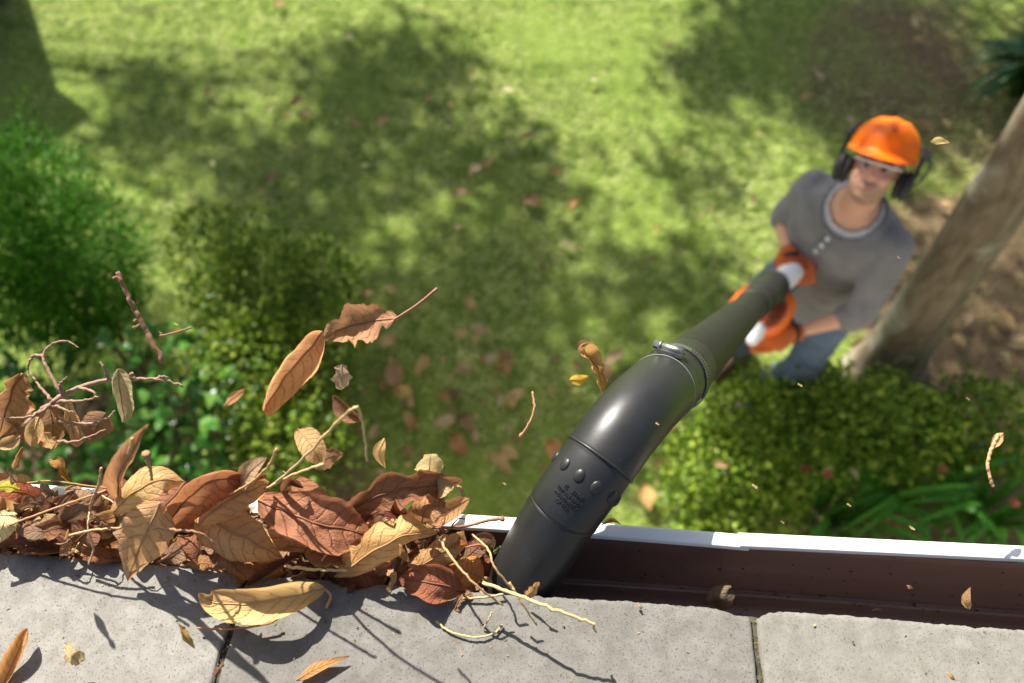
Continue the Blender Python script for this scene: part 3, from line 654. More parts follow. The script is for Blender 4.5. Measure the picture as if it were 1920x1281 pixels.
V, F = box(sc_ + Vector((0, 0, 2.27)), (sx * .9, sy * .8, Vector((0, 0, .04)))); link_mesh('roof', mesh_pd(V, F), M_DARK, shed, False)
# ------------------------------------------------------------------ leaf blower with gutter nozzle
blower_path_px = [(966, 1115, .775), (983, 1083, .752), (1011, 1032, .735), (1057, 957, .72), (1090, 910, .713), (1124, 862, .713), (1160, 813, .72), (1195, 771, .738), (1231, 736, .77)]
KD = 1.085
def PM(x, y, d): return PD(x, y, d * KD)
END = PM(1447, 539, 2.35)
CL = PD(1285, 690, .87); AX0 = (END - CL).normalized()
noz = catmull([PD(*p) for p in blower_path_px] + [CL - AX0 * .065, CL - AX0 * .03, CL], 150)
clampP = noz[-1]; AX = (END - clampP).normalized()
blower = empty('leaf_blower', END); tag(blower, 'orange and white leaf blower with long black tube and hooked gutter nozzle', 'leaf blower')
TN, NN, BN = frames(noz, RIGHT)
NR = .0335
def px_of(i): return proj(noz[i])
def nearest(px, py): return min(range(len(noz)), key=lambda i: (px_of(i)[0] - px) ** 2 + (px_of(i)[1] - py) ** 2)
iR1 = nearest(1124, 862); iR2 = nearest(1057, 957); iC = nearest(1264, 707)
def rad(i):
    r = NR
    if i < iR2: r = NR * (.985 - .04 * (1 - i / iR2))
    elif i < iR1: r = NR * 1.0
    else: r = NR * 1.022
    if i > iC - 8: r = NR * 1.0 - (i - iC + 8) * .00003
    return r
def nozzle_part(name, i0, i1, label=None, lipped=False, seg=56, extra=None):
    path = noz[i0:i1 + 1]; T = TN[i0:i1 + 1]; N = NN[i0:i1 + 1]; B = BN[i0:i1 + 1]; V = []; F = []
    rr = [rad(i) for i in range(i0, i1 + 1)]
    if lipped: path = [path[0]] + path + [path[-1]]; N = [N[0]] + N + [N[-1]]; B = [B[0]] + B + [B[-1]]; rr = [rr[0] - .0022] + rr + [rr[-1] - .0022]
    for p, n_, b_, r in zip(path, N, B, rr):
        for k in range(seg): a = 2 * math.pi * k / seg; V.append(p + n_ * (r * math.cos(a)) + b_ * (r * math.sin(a)))
    for i in range(len(path) - 1):
        for k in range(seg): a = i * seg + k; b = i * seg + (k + 1) % seg; F.append((a, b, b + seg, a + seg))
    o = link_mesh(name, mesh_pd(V, F, name), M_BLACK, blower); return o
nozzle = nozzle_part('nozzle', 0, iR2, lipped=True); nozzle['label'] = 'black nozzle tip bent down into the gutter'
md = nozzle.modifiers.new('wall', 'SOLIDIFY'); md.thickness = .002; md.offset = -1
sleeve = nozzle_part('nozzle_sleeve', iR2, iR1, lipped=True); sleeve['label'] = 'black nozzle sleeve with oval bumps and moulded lettering'
elbow = nozzle_part('elbow', iR1, len(noz) - 1, lipped=True); elbow['label'] = 'scratched black elbow bend'
def ring(name, i, r, thick, mat, parent, shift=0):
    V = []; F = []; S = 64; K = 8
    for k in range(S):
        a = 2 * math.pi * k / S; d = NN[i] * math.cos(a) + BN[i] * math.sin(a)
        for j in range(K):
            b = 2 * math.pi * j / K; V.append(noz[i] + TN[i] * (shift + thick * 1.3 * math.cos(b)) + d * (r + thick * math.sin(b)))
    for k in range(S):
        for j in range(K): F.append((k * K + j, ((k + 1) % S) * K + j, ((k + 1) % S) * K + (j + 1) % K, k * K + (j + 1) % K))
    return link_mesh(name, mesh_pd(V, F, name), mat, parent)
ring('seam_ring', iR1, NR * 1.022, .0011, M_BLACK, elbow); ring('seam_ring', iR2, NR * .995, .0004, M_BLACK, sleeve)
ring('mould_line', iC - 9, NR * 1.018, .00035, simple('scuffed_edge', (.2, .2, .2), .5), elbow)
def surf_at(px, py):
    best = None
    for i in range(2, len(noz) - 2):
        for k in range(72):
            a = 2 * math.pi * k / 72; d = NN[i] * math.cos(a) + BN[i] * math.sin(a)
            P = noz[i] + d * rad(i)
            if d.dot(P - EYE) > .01 * 0 + .0: continue
            q = proj(P); e = (q[0] - px) ** 2 + (q[1] - py) ** 2
            if best is None or e < best[0]: best = (e, i, a, P, d)
    return best[1:]
for px, py in ((1041, 856), (1058, 871), (1086, 893), (1118, 916), (1146, 934), (1158, 941)):
    i, a, P, d = surf_at(px, py); t = TN[i]; s = t.cross(d).normalized()
    V, F = ellipsoid(P - d * .0003, (s * .0048, t * .0063, d * .0024), 18, 12); link_mesh('bump', mesh_pd(V, F, 'bump'), M_BLACK, sleeve)
iT, aT, _p, _d = surf_at(1066, 932)
def emboss(text, up_off, size, shear=0.0, depth=.0008, shift=0.0):
    cu = bpy.data.curves.new('t', 'FONT'); cu.body = text; cu.size = size; cu.shear = shear; cu.align_x = 'CENTER'; cu.extrude = depth; cu.bevel_depth = .00006; cu.resolution_u = 3; cu.offset = .00006
    o = bpy.data.objects.new('t', cu); SCRATCH.collection.objects.link(o); SCRATCH.view_layers[0].update(); me = bpy.data.meshes.new_from_object(o.evaluated_get(SCRATCH.view_layers[0].depsgraph)); bpy.data.objects.remove(o)
    t = TN[iT]; sgn = 1 if (NN[iT] * -math.sin(aT) + BN[iT] * math.cos(aT)).dot(RIGHT) > 0 else -1
    for v in me.vertices:
        a = aT + sgn * (v.co.x + shift) / rad(iT); dd = NN[iT] * math.cos(a) + BN[iT] * math.sin(a); y = v.co.y + up_off - size * .35
        q = iT + y / STEP; k = max(0, min(len(noz) - 2, int(math.floor(q)))); c = noz[k].lerp(noz[k + 1], q - k)
        v.co = c + dd * (rad(iT) + v.co.z)
    link_mesh('moulded_lettering', me, M_BLACK, sleeve, False)
STEP = (noz[iT + 1] - noz[iT]).length
emboss('EL   STIHL', .0073, .0046, .3, shift=.001); emboss('4227 708 6506 B', .0024, .0040); emboss('>PE-HD (REC)<', -.0025, .0041); emboss('CP 112', -.0074, .0044, shift=-.001)
# hose clamp
clamp = None
V = []; F = []; S = 72
for k in range(S):
    a = 2 * math.pi * k / S; d = NN[iC] * math.cos(a) + BN[iC] * math.sin(a)
    for sh, rr in ((-.0045, .0006), (-.0045, .0016), (.0045, .0016), (.0045, .0006)): V.append(noz[iC] + TN[iC] * sh + d * (rad(iC) + rr))
for k in range(S):
    for j in range(4): F.append((k * 4 + j, ((k + 1) % S) * 4 + j, ((k + 1) % S) * 4 + (j + 1) % 4, k * 4 + (j + 1) % 4))
clamp = link_mesh('hose_clamp', mesh_pd(V, F), M_STEEL, blower, False); clamp['label'] = 'steel worm-drive hose clamp at the elbow'
i, a, P, d = surf_at(1258, 664); t = TN[i]; s = t.cross(d).normalized()
if s.dot(RIGHT) < 0: s = -s
c0 = P + d * .0052
V, F = box(P + d * .0024, (s * .0125, t * .0062, d * .0016)); o = link_mesh('screw_bed', mesh_pd(V, F), M_STEEL, clamp, False)
V, F = sweep([c0 + s * .012, c0 + s * .0115, c0 - s * .0095, c0 - s * .01], [.0035, .0045, .0045, .0035], 18); link_mesh('screw_housing', mesh_pd(V, F), M_STEEL, clamp)
V, F = sweep([c0 - s * .0098, c0 - s * .0105, c0 - s * .0125, c0 - s * .013], [.0045, .0052, .0052, .004], 18); link_mesh('screw_collar', mesh_pd(V, F), M_STEEL, clamp)
V, F = sweep([c0 - s * .013, c0 - s * .0185], [.0040, .0040], 6); link_mesh('hex_head', mesh_pd(V, F), M_STEEL, clamp, False)
slot = simple('slot_shadow', (.015, .014, .013), .8)
for k in range(34):
    a2 = a + (.35 + k * .085); d2 = NN[iC] * math.cos(a2) + BN[iC] * math.sin(a2); s2 = TN[iC].cross(d2)
    V, F = box(noz[iC] + d2 * (rad(iC) + .0017), (s2 * .0007, TN[iC] * .0028, d2 * .0002)); link_mesh('clamp_slot', mesh_pd(V, F), slot, clamp, False)
Ltot = (END - clampP).length
def along(q): return clampP + AX * (Ltot * q)
o = tube('extension_tube', [along(q) for q in (-.012, .0, .3, .56)], [.0315, .0318, .0325, .033], M_TUBE, blower, 40); o['label'] = 'long black extension tube'
tube('tube_coupling', [along(q) for q in (.53, .532, .60, .603)], [.0335, .0365, .0375, .035], M_TUBE, blower, 40)
tube('blower_tube', [along(q) for q in (.58, .7, .93, .935, .965, .97, 1.05)], [.0345, .042, .050, .053, .053, .050, .050], M_TUBE, blower, 40)
tube('tube_collar', [along(q) for q in (.985, .988, 1.03, 1.04)], [.048, .054, .054, .048], M_DARK, blower, 40)
tube('tube_latch', [along(.9) + RIGHT * -.02 + Vector((0, 0, .035)) - AHEAD * .03, along(.9) + RIGHT * .03 + Vector((0, 0, .02)) - AHEAD * .05], [.009, .009], M_DARK, blower, 10)
# housing: fan volute either side of the tube, motor body, handles
hc = PM(1420, 592, 2.52)
vw = (EYE - hc).normalized()
axis = (vw * .75 + RIGHT * .45 - UP * .15).normalized()
e1 = axis.cross(AX).normalized(); e2 = axis.cross(e1).normalized()
lobeR = PM(1456, 590, 2.47); lobeL = PM(1392, 572, 2.52)
hu = (PM(1490, 545, 2.5) - PM(1425, 640, 2.5)).normalized(); hv = hu.cross(vw).normalized()
parts = [ellipsoid(lobeR, (hu * .088, hv * .05, vw * .06), 24, 14), ellipsoid(lobeL, (hu * .09, hv * .042, vw * .05), 24, 14), ellipsoid((lobeR + lobeL) / 2 - vw * .05, (hu * .085, hv * .09, vw * .07)),
         capsule(PM(1447, 615, 2.5), PM(1440, 648, 2.52), .04, .028), capsule(along(1.03), along(1.12), .045, .04)]
o = link_mesh('housing', fused(parts, .006, 5), M_ORANGE, blower); o['label'] = 'orange fan housing'
for k in range(9):                                                  # cooling slots in the right lobe
    f = (k - 4) / 4; c = lobeR + hu * (f * .048) - hv * .002 + vw * (.0605 * math.sqrt(max(.05, 1 - (f * .6) ** 2)))
    w = .026 * math.sqrt(max(.1, 1 - f * f * .8)); V, F = box(c + vw * .002, (hu * .0022, hv * w, vw * .004)); link_mesh('intake_slot', mesh_pd(V, F), slot, blower, False)
V, F = capsule(PM(1390, 590, 2.44), PM(1418, 545, 2.46), .013, .013, 14); o = link_mesh('side_cover', mesh_pd(V, F), M_WHITE, blower); o['label'] = 'white strip on the left of the housing'
o = link_mesh('handle_shroud', fused([capsule(PM(1462, 545, 2.42), PM(1476, 518, 2.46), .022, .042), capsule(PM(1466, 522, 2.44), PM(1486, 512, 2.48), .030, .036)], .006, 5), M_WHITE, blower); o['label'] = 'white rear handle shroud by the upper glove'
o = link_mesh('front_cap', fused([capsule(PM(1411, 638, 2.44), PM(1424, 617, 2.44), .021, .023), capsule(PM(1418, 630, 2.46), PM(1428, 622, 2.5), .022, .022)], .005, 4), M_WHITE, blower); o['label'] = 'white cap under the lower glove'
tube('grip', [PM(1405, 640, 2.5), PM(1450, 628, 2.53), PM(1480, 600, 2.58)], [.016, .017, .02], M_DARK, blower, 12)
tube('rear_handle', catmull([PM(1475, 545, 2.5), PM(1497, 520, 2.53), PM(1490, 497, 2.56), PM(1466, 494, 2.56)], 12), .017, M_DARK, blower, 12)

# ------------------------------------------------------------------ the man
man = empty('person', G(1.2, 1.75, 0)); tag(man, 'man in orange hard hat, grey henley shirt and jeans aiming a leaf blower up', 'person')
Lv = (RIGHT * .65 - AHEAD * .76).normalized(); Fr = (RIGHT * -.76 - AHEAD * .65).normalized()
def MG(a, b, z): return G(a + .145, b + .21, z)
def tc(z): t = (z - .86) / .56; return MG(1.0 + (.955 - 1.0) * t, 1.475 + (1.455 - 1.475) * t, z)
RS, LS = MG(.86, 1.566, 1.365), MG(1.068, 1.325, 1.365)
RE, RW, RH = tc(1.15) - Lv * .205 + Fr * .02, PM(1478, 478, 2.55), PM(1482, 497, 2.55)
LE, LW, LH = PZ(1612, 590, 1.13), PM(1490, 624, 2.52), PM(1446, 632, 2.52)
HC = MG(.950, 1.445, 1.600); NB = MG(.955, 1.462, 1.40)
Hf = (RIGHT * -.60 - AHEAD * .80); Hl0 = Hf.cross(Vector((0, 0, 1))) * -1
if Hl0.dot(RIGHT) < 0: Hl0 = -Hl0
Hl0.normalize(); q = Matrix.Rotation(R(42), 3, Hl0); q2 = Matrix.Rotation(R(-42), 3, Hl0)
Hf = max((q @ Hf, q2 @ Hf), key=lambda v: v.z).normalized()
rl = [Matrix.Rotation(R(s * 9), 3, Hf) @ Vector(Hl0) for s in (-1, 1)]; Hl = max(rl, key=lambda v: v.z)          # his left side a little higher: tips to his right
Hu = Hf.cross(Hl).normalized()
if Hu.z < 0: Hu = -Hu
HS = .92
def H(l_, f_, u_): return HC + (Hl * l_ + Hf * f_ + Hu * u_) * HS
def E(l_, f_, u_, a, b, c, s=18): return ellipsoid(H(l_, f_, u_), (Hl * (a * HS), Hf * (b * HS), Hu * (c * HS)), s, 12)
def torso_rings(g=0.0, z0=.84):
    return [(tc(z), w + g, d + g) for z, w, d in ((z0, .163, .122), (.95, .162, .122), (1.06, .16, .12), (1.17, .168, .12), (1.27, .183, .12), (1.33, .192, .116), (1.38, .178, .105), (1.415, .135, .09), (1.45, .085, .075))]
def arm(S, El, Wr, k=0.0, end=1.0):
    We = El.lerp(Wr, end); return [capsule(S, El, .062 + k, .047 + k), capsule(El, We, .046 + k, .046 + (.030 - .046) * end + k)]
skin_parts = [E(0, -.012, .035, .074, .094, .092), E(0, .03, -.042, .062, .066, .086), E(0, .060, -.092, .036, .028, .024), E(0, .098, -.028, .011, .02, .014), E(0, .092, -.008, .008, .014, .026),
              E(.034, .066, -.03, .024, .022, .022), E(-.034, .066, -.03, .024, .022, .022), E(0, .082, .022, .052, .014, .011), E(0, .088, -.064, .022, .010, .006), E(0, .086, -.075, .019, .010, .006),
              E(.078, -.012, -.02, .01, .02, .032), E(-.078, -.012, -.02, .01, .02, .032),
              capsule(NB - Vector((0, 0, .04)), H(0, -.02, -.06), .062, .05), loft(torso_rings(-.022), Lv, Fr)]
skin_parts += arm(RS, RE, RW, -.012) + arm(LS, LE, LW, -.012)
m, n, l, b = mat_new('skin'); at = n.new('ShaderNodeAttribute'); at.attribute_name = 'tone'; l.new(mixc(n, l, noise(n, l, 40, 4, .6, coords(n)), at.outputs['Color'], mixc(n, l, 1.0, at.outputs['Color'], (1.12, 1.0, .92), 'MULTIPLY')), b.inputs['Base Color'])
b.inputs['Roughness'].default_value = .48; b.inputs['Subsurface Weight'].default_value = .12; b.inputs['Subsurface Radius'].default_value = (.01, .004, .002)
M_SKIN = m
me = fused(skin_parts, .0055, 5, .4); ca = me.color_attributes.new('tone', 'FLOAT_COLOR', 'POINT')
for k, v in enumerate(me.vertices):
    d = v.co - HC; x, y, z = d.dot(Hl) / HS, d.dot(Hf) / HS, d.dot(Hu) / HS; c = Vector((.60, .35, .24))
    if abs(x) < .09 and -.14 < z < .12 and y > -.05:
        st = max(0, min(1, (-.045 - z) / .02)) * max(0, min(1, (y + .02) / .03)); c = c.lerp(Vector((.22, .14, .10)), st * .62)                       # stubble
        if abs(x) < .021 and -.079 < z < -.06 and y > .07: c = Vector((.36, .18, .14))                                                               # lips
        if -.056 < z < -.047 and abs(x) < .03 and y > .07: c = Vector((.2, .12, .085))                                                                # moustache
        if .012 < z < .026 and .012 < abs(x) < .05 and y > .05: c = Vector((.09, .055, .035))                                                         # brows
        if -.008 < z < .006 and .018 < abs(x) < .046 and y > .05: c = Vector((.10, .065, .05))                                                        # eye line
        if (abs(abs(x) - .035) < .02 and abs(z + .032) < .02) or (abs(x) < .013 and -.04 < z < 0): c = c.lerp(Vector((.66, .30, .23)), .5)            # flushed cheeks, nose
    ca.data[k].color = (*c, 1)
body = link_mesh('body', me, M_SKIN, man); body['label'] = 'tanned face, neck and bare forearms'
hair = link_mesh('hair', fused([E(0, -.03, .03, .08, .09, .075), E(0, -.07, -.03, .062, .035, .05)], .007, 3), simple('brown_hair', (.05, .032, .02), .7, 0, .4, 200, .6), man)
for s in (-1, 1):
    Vv, Ff = E(s * .032, .069, -.001, .013, .012, .009); link_mesh('eye', mesh_pd(Vv, Ff), simple('eye_white', (.55, .53, .5), .3), man)
    Vv, Ff = E(s * .032, .0785, -.001, .0055, .004, .0055); link_mesh('iris', mesh_pd(Vv, Ff), simple('iris', (.05, .035, .02), .2), man)
def fabric(name, col, scale, rib=0, var=.2):
    m, n, l, b = mat_new(name); c = coords(n); f = noise(n, l, scale, 5, .6, c); g = noise(n, l, 9, 4, .55, c, .6); w = noise(n, l, scale * 9, 2, .5, c)
    cc = ramp(n, l, g, [(.3, tuple(x * (1 - var) for x in col)), (.7, tuple(x * (1 + var) for x in col))]); cc = mixc(n, l, math_n(n, l, 'MULTIPLY', w, .5), cc, tuple(x * .6 for x in col))
    l.new(cc, b.inputs['Base Color']); b.inputs['Roughness'].default_value = .92; b.inputs['Sheen Weight'].default_value = .25; b.inputs['Specular IOR Level'].default_value = .2
    bump(n, l, b, math_n(n, l, 'ADD', math_n(n, l, 'MULTIPLY', g, 2.0), w), .45, .012); return m
M_GREY = fabric('grey_knit', (.23, .222, .228), 60); M_TEE = fabric('white_cotton', (.62, .62, .64), 60, var=.05); M_JEAN = fabric('denim', (.10, .155, .25), 80, var=.4)
def cut(me, centre, axs, keep_below=None):
    bm = bmesh.new(); bm.from_mesh(me); dead = []
    for v in bm.verts:
        d = v.co - centre; e = sum((d.dot(a.normalized()) / a.length) ** 2 for a in axs)
        if e < 1: dead.append(v)
    bmesh.ops.delete(bm, geom=dead, context='VERTS'); bm.to_mesh(me); bm.free(); return me
def wrinkle(me, amp):
    n = len(me.vertices); co = np.empty(n * 3, np.float32); no = np.empty(n * 3, np.float32); me.vertices.foreach_get('co', co); me.vertex_normals.foreach_get('vector', no)
    co = co.reshape(-1, 3); no = no.reshape(-1, 3)
    w = np.array([mnoise.noise(Vector((p[0] * 9, p[1] * 9, p[2] * 22))) + .6 * mnoise.noise(Vector((p[0] * 24, p[1] * 24, p[2] * 16))) for p in co.tolist()], np.float32)
    me.vertices.foreach_set('co', (co + no * (amp * w)[:, None]).ravel()); me.update(); return me
sw = [loft(torso_rings(.0), Lv, Fr)] + arm(RS, RE, RW, 0, .03) + arm(LS, LE, LW, 0.003, .2)
sweater = wrinkle(fused(sw, .0075, 14), .006)
neck = tc(1.445)
cut(sweater, neck + Fr * .04 + Lv * .018 + Vector((0, 0, .015)), (Lv * .092, Fr * .125, Vector((0, 0, .105))))
o = link_mesh('shirt', sweater, M_GREY, man); o['label'] = 'grey knitted henley shirt with pushed-up sleeves'
md = o.modifiers.new('t', 'SOLIDIFY'); md.thickness = .004; md.offset = 0
tee = fused([loft(torso_rings(-.013, 1.24), Lv, Fr)], .0065, 6); cut(tee, neck + Fr * .045 + Lv * .018 + Vector((0, 0, .03)), (Lv * .080, Fr * .112, Vector((0, 0, .092))))
o = link_mesh('undershirt', tee, M_TEE, man); o['label'] = 'white undershirt at the open collar'; md = o.modifiers.new('t', 'SOLIDIFY'); md.thickness = .004; md.offset = 0
# placket and buttons on the chest
pts = []
for z in (1.345, 1.315, 1.285, 1.25, 1.215):
    best = max((v.co for v in sweater.vertices if abs(v.co.z - z) < .01 and abs((v.co - tc(z)).dot(Lv)) < .012), key=lambda c: (c - tc(z)).dot(Fr), default=tc(z) + Fr * .125); pts.append(best.copy())
V = []; F = []
for p in pts: V += [p + Fr * .002 - Lv * .014, p + Fr * .004, p + Fr * .002 + Lv * .014]
F = [(i * 3 + j, i * 3 + j + 1, i * 3 + j + 4, i * 3 + j + 3) for i in range(4) for j in range(2)]
o = link_mesh('placket', mesh_pd(V, F), M_GREY, man); md = o.modifiers.new('t', 'SOLIDIFY'); md.thickness = .003
for p in (pts[0], pts[1].lerp(pts[2], .5), pts[3]):
    V, F = ellipsoid(p + Fr * .0055, (Lv * .0085, Vector((0, 0, .0085)), Fr * .003), 14, 8); link_mesh('button', mesh_pd(V, F), M_WHITE, man)
# jeans, shoes
hipR, hipL = MG(.93, 1.56, .88), MG(1.07, 1.40, .88)
kR, aR = MG(.83, 1.62, .47), MG(.95, 1.68, .10); kL, aL = MG(1.06, 1.36, .48), MG(1.06, 1.5, .10)
js = [loft([(tc(.78), .15, .115), (tc(.86), .168, .12), (tc(.95), .165, .118), (tc(1.0), .155, .112)], Lv, Fr), capsule(hipR, kR, .088, .066), capsule(kR, aR, .066, .056), capsule(hipL, kL, .088, .068), capsule(kL, aL, .068, .06)]
o = link_mesh('jeans', wrinkle(fused(js, .009, 6), .007), M_JEAN, man); o['label'] = 'faded blue jeans'
M_SHOE = simple('brown_boot', (.085, .05, .03), .6, 0, .3, 30, .2)
for a in (aR, aL):
    f0 = Vector((a.x, a.y, .05)); toe = f0 + Fr * .17 + Vector((0, 0, -.012)); heel = f0 - Fr * .05
    o = link_mesh('boot', fused([capsule(heel, toe, .05, .042), capsule(a + Vector((0, 0, .03)), f0, .055, .05), box(f0.lerp(toe, .45) - Vector((0, 0, .035)), (Fr * .135, Lv * .042, Vector((0, 0, .014))))], .007, 4), M_SHOE, man)
# gloves: palm, four fingers and thumb round the grip
def glove(wrist, hand, gripdir, palmn, lab, flip=1):
    ax = (hand - wrist).normalized(); gd = (gripdir - ax * gripdir.dot(ax)).normalized(); pn = ax.cross(gd).normalized()
    if pn.dot(palmn) < 0: pn = -pn
    c = wrist.lerp(hand, .85); parts = [capsule(wrist, wrist + ax * .03, .036, .035), ellipsoid(c, (ax * .062, gd * .056, pn * .032), 18, 12)]
    for k, ln in enumerate((.088, .096, .09, .074)):                # knuckles spread along the grip
        p = c + ax * .038 + gd * (.040 - .027 * k)
        p1 = p + ax * (ln * .38) + pn * .012; p2 = p1 + pn * (ln * .42) + ax * .006; p3 = p2 - ax * (ln * .34) + pn * .008
        parts += [capsule(p, p1, .0135, .013), capsule(p1, p2, .013, .0125), capsule(p2, p3, .0125, .0115)]
    t0 = c - ax * .012 + gd * .038; t1 = t0 + gd * .022 + ax * .026 + pn * .016; t2 = t1 + ax * .026 + pn * .022; parts += [capsule(t0, t1, .017, .015), capsule(t1, t2, .015, .0125)]
    o = link_mesh('glove', fused(parts, .0045, 3, .4), M_GLOVE, man); o['label'] = lab
    V, F = capsule(wrist - ax * .001, wrist + ax * .006, .0345, .0375, 20); link_mesh('cuff', mesh_pd(V, F), M_DARK, o)
M_GLOVE = fabric('orange_glove', (.62, .13, .02), 70, var=.2)
glove(RW, PM(1483, 500, 2.54), PM(1500, 500, 2.5) - PM(1460, 505, 2.5), vw, 'orange work glove on the rear handle')
glove(LW, PM(1452, 630, 2.50), PM(1450, 600, 2.5) - PM(1440, 650, 2.5), -vw * .2 - RIGHT, 'orange work glove on the front grip')

# hard hat with peak, ear muffs, chin bracket, glasses
def hat_point(az, t):
    """az 0 = front; t 0 crown .. 1 rim .. 1.35 peak edge"""
    ca, sa = math.cos(az), math.sin(az)
    if t <= 1:
        th = t * math.pi / 2; r = math.sin(th) ** .92; up = .108 * math.cos(th) ** .85 if t < 1 else 0
        rib = .004 * math.exp(-((sa * r * .113) / .012) ** 2) + .003 * math.exp(-((abs(sa * r * .113) - .045) / .011) ** 2)
        return H(sa * r * .104, -.012 + ca * r * .126 - .02 * (1 - r) * 0, .048 + up + rib * (1 if t < .85 else 0))
    k = (t - 1) / .35; f = max(0, ca) ** 1.6
    return H(sa * (.104 + .006 * k + .006 * k * f), -.012 + ca * (.126 + .006 * k) + f * .034 * k, .048 - .012 * k - .012 * k * f + .004 * k * (1 - f))
V = []; F = []; S = 72; K = 26
for j in range(K + 1):
    t = max(.02, j / K * 1.35)
    for k in range(S): V.append(hat_point(2 * math.pi * k / S, t))
V.append(hat_point(0, 0.0)); top = len(V) - 1
F = [(j * S + k, j * S + (k + 1) % S, (j + 1) * S + (k + 1) % S, (j + 1) * S + k) for j in range(K) for k in range(S)] + [(top, (k + 1) % S, k) for k in range(S)]
hat = link_mesh('hard_hat', mesh_pd(V, F), M_HAT, man); hat['label'] = 'glossy orange hard hat with short peak'; md = hat.modifiers.new('t', 'SOLIDIFY'); md.thickness = .003; md.offset = -1
for s in (-1, 1):
    c = H(s * .092, -.004, -.03); ou = (Hl * s + Hf * .12).normalized()
    V, F = ellipsoid(c + ou * .012, (Hf * .032, Hu * .045, ou * .02), 24, 14); link_mesh('ear_muff', mesh_pd(V, F), M_DARK, hat)
    V, F = ellipsoid(c - ou * .008, (Hf * .034, Hu * .047, ou * .012), 24, 10); link_mesh('ear_cushion', mesh_pd(V, F), M_DARK, hat)
    tube('muff_arm', catmull([c + ou * .024, c + ou * .026 + Hu * .045 - Hf * .008, H(s * .118, -.02, .075), H(s * .106, -.025, .1)], 14), [.006] * 13 + [.009], M_DARK, hat, 8)
tube('visor_arm', catmull([H(.122, -.01, .07), H(.135, -.04, .075), H(.15, -.075, .05), H(.14, -.09, .0), H(.115, -.06, -.04)], 16), .0035, M_DARK, hat, 8)
tube('visor_arm', catmull([H(-.118, -.01, .07), H(-.125, -.05, .09), H(-.115, -.09, .11), H(-.09, -.11, .125)], 12), .007, M_DARK, hat, 8)
V, F = box(H(.128, -.012, .078), (Hl * .009, Hf * .016, Hu * .016)); link_mesh('visor_bracket', mesh_pd(V, F), M_DARK, hat, False)
# small mark on the hat front
V, F = ellipsoid(hat_point(.12, .62) + (hat_point(.12, .62) - H(0, -.012, .05)).normalized() * .001, (Hl * .009, Hu * .009, Hf * .003), 12, 6); link_mesh('badge', mesh_pd(V, F), simple('badge_red', (.42, .05, .015), .4), hat)
glasses = tube('safety_glasses', catmull([H(-.079, .0, .012), H(-.07, .062, .012), H(-.035, .096, .012), H(0, .104, .012), H(.035, .096, .012), H(.07, .062, .012), H(.079, .0, .012)], 40), .0035, simple('clear_frame', (.75, .76, .78), .2), man, 8); glasses['label'] = 'clear safety glasses under the peak'
m, n, l, b = mat_new('lens'); b.inputs['Base Color'].default_value = (.95, .97, .97, 1); b.inputs['Transmission Weight'].default_value = 1; b.inputs['Roughness'].default_value = .03; b.inputs['IOR'].default_value = 1.05
gp = catmull([H(-.066, .066, .01), H(-.035, .096, .01), H(0, .104, .01), H(.035, .096, .01), H(.066, .066, .01)], 21); V = []; F = []
for k, p in enumerate(gp): dr = .036 - .02 * math.exp(-((k - 10) / 2.2) ** 2); V += [p, p - Hu * dr - Hf * .004]
F = [(2 * k, 2 * k + 2, 2 * k + 3, 2 * k + 1) for k in range(20)]; link_mesh('lens', mesh_pd(V, F), m, glasses)
bpy.data.scenes.remove(SCRATCH)
# ------------------------------------------------------------------ dry leaves, stalks and twigs
def dusty(c, k): g = (c[0] * .35 + c[1] * .5 + c[2] * .15) * 1.05; return tuple(x + (g - x) * k for x in c)
def vnoise(rng, n, k):
    """smooth random curve of n samples with k knots in -1..1"""
    return np.interp(np.linspace(0, k, n), np.arange(k + 1), rng.uniform(-1, 1, k + 1))
def profile(shape, u, rng):
    if shape == 'ovate': w = np.sin(np.pi * np.clip(u, 0, 1) ** .82) ** .78
    elif shape == 'ellip': w = np.sin(np.pi * u) ** .62
    elif shape == 'lance': w = np.sin(np.pi * u ** .9) ** 1.1
    elif shape == 'round': w = np.sin(np.pi * u) ** .48
    elif shape == 'scrap': w = np.clip(.75 + .35 * vnoise(rng, len(u), 5), .25, 1.1) * np.minimum(1, np.minimum(u, 1 - u) * 9 + .25)
    elif shape == 'oak': w = np.sin(np.pi * u ** .9) ** .7 * (.72 + .3 * np.abs(np.sin(u * 11 + rng.uniform(0, 3))))
    elif shape == 'half': w = np.where(u < .72, np.sin(np.pi * np.clip(u, 0, 1) ** .7 * .75) ** .7, .9 - (u - .72) * 1.4 + .15 * vnoise(rng, len(u), 7))
    return w
LEAF_SEED = [100]; KL = 1.75
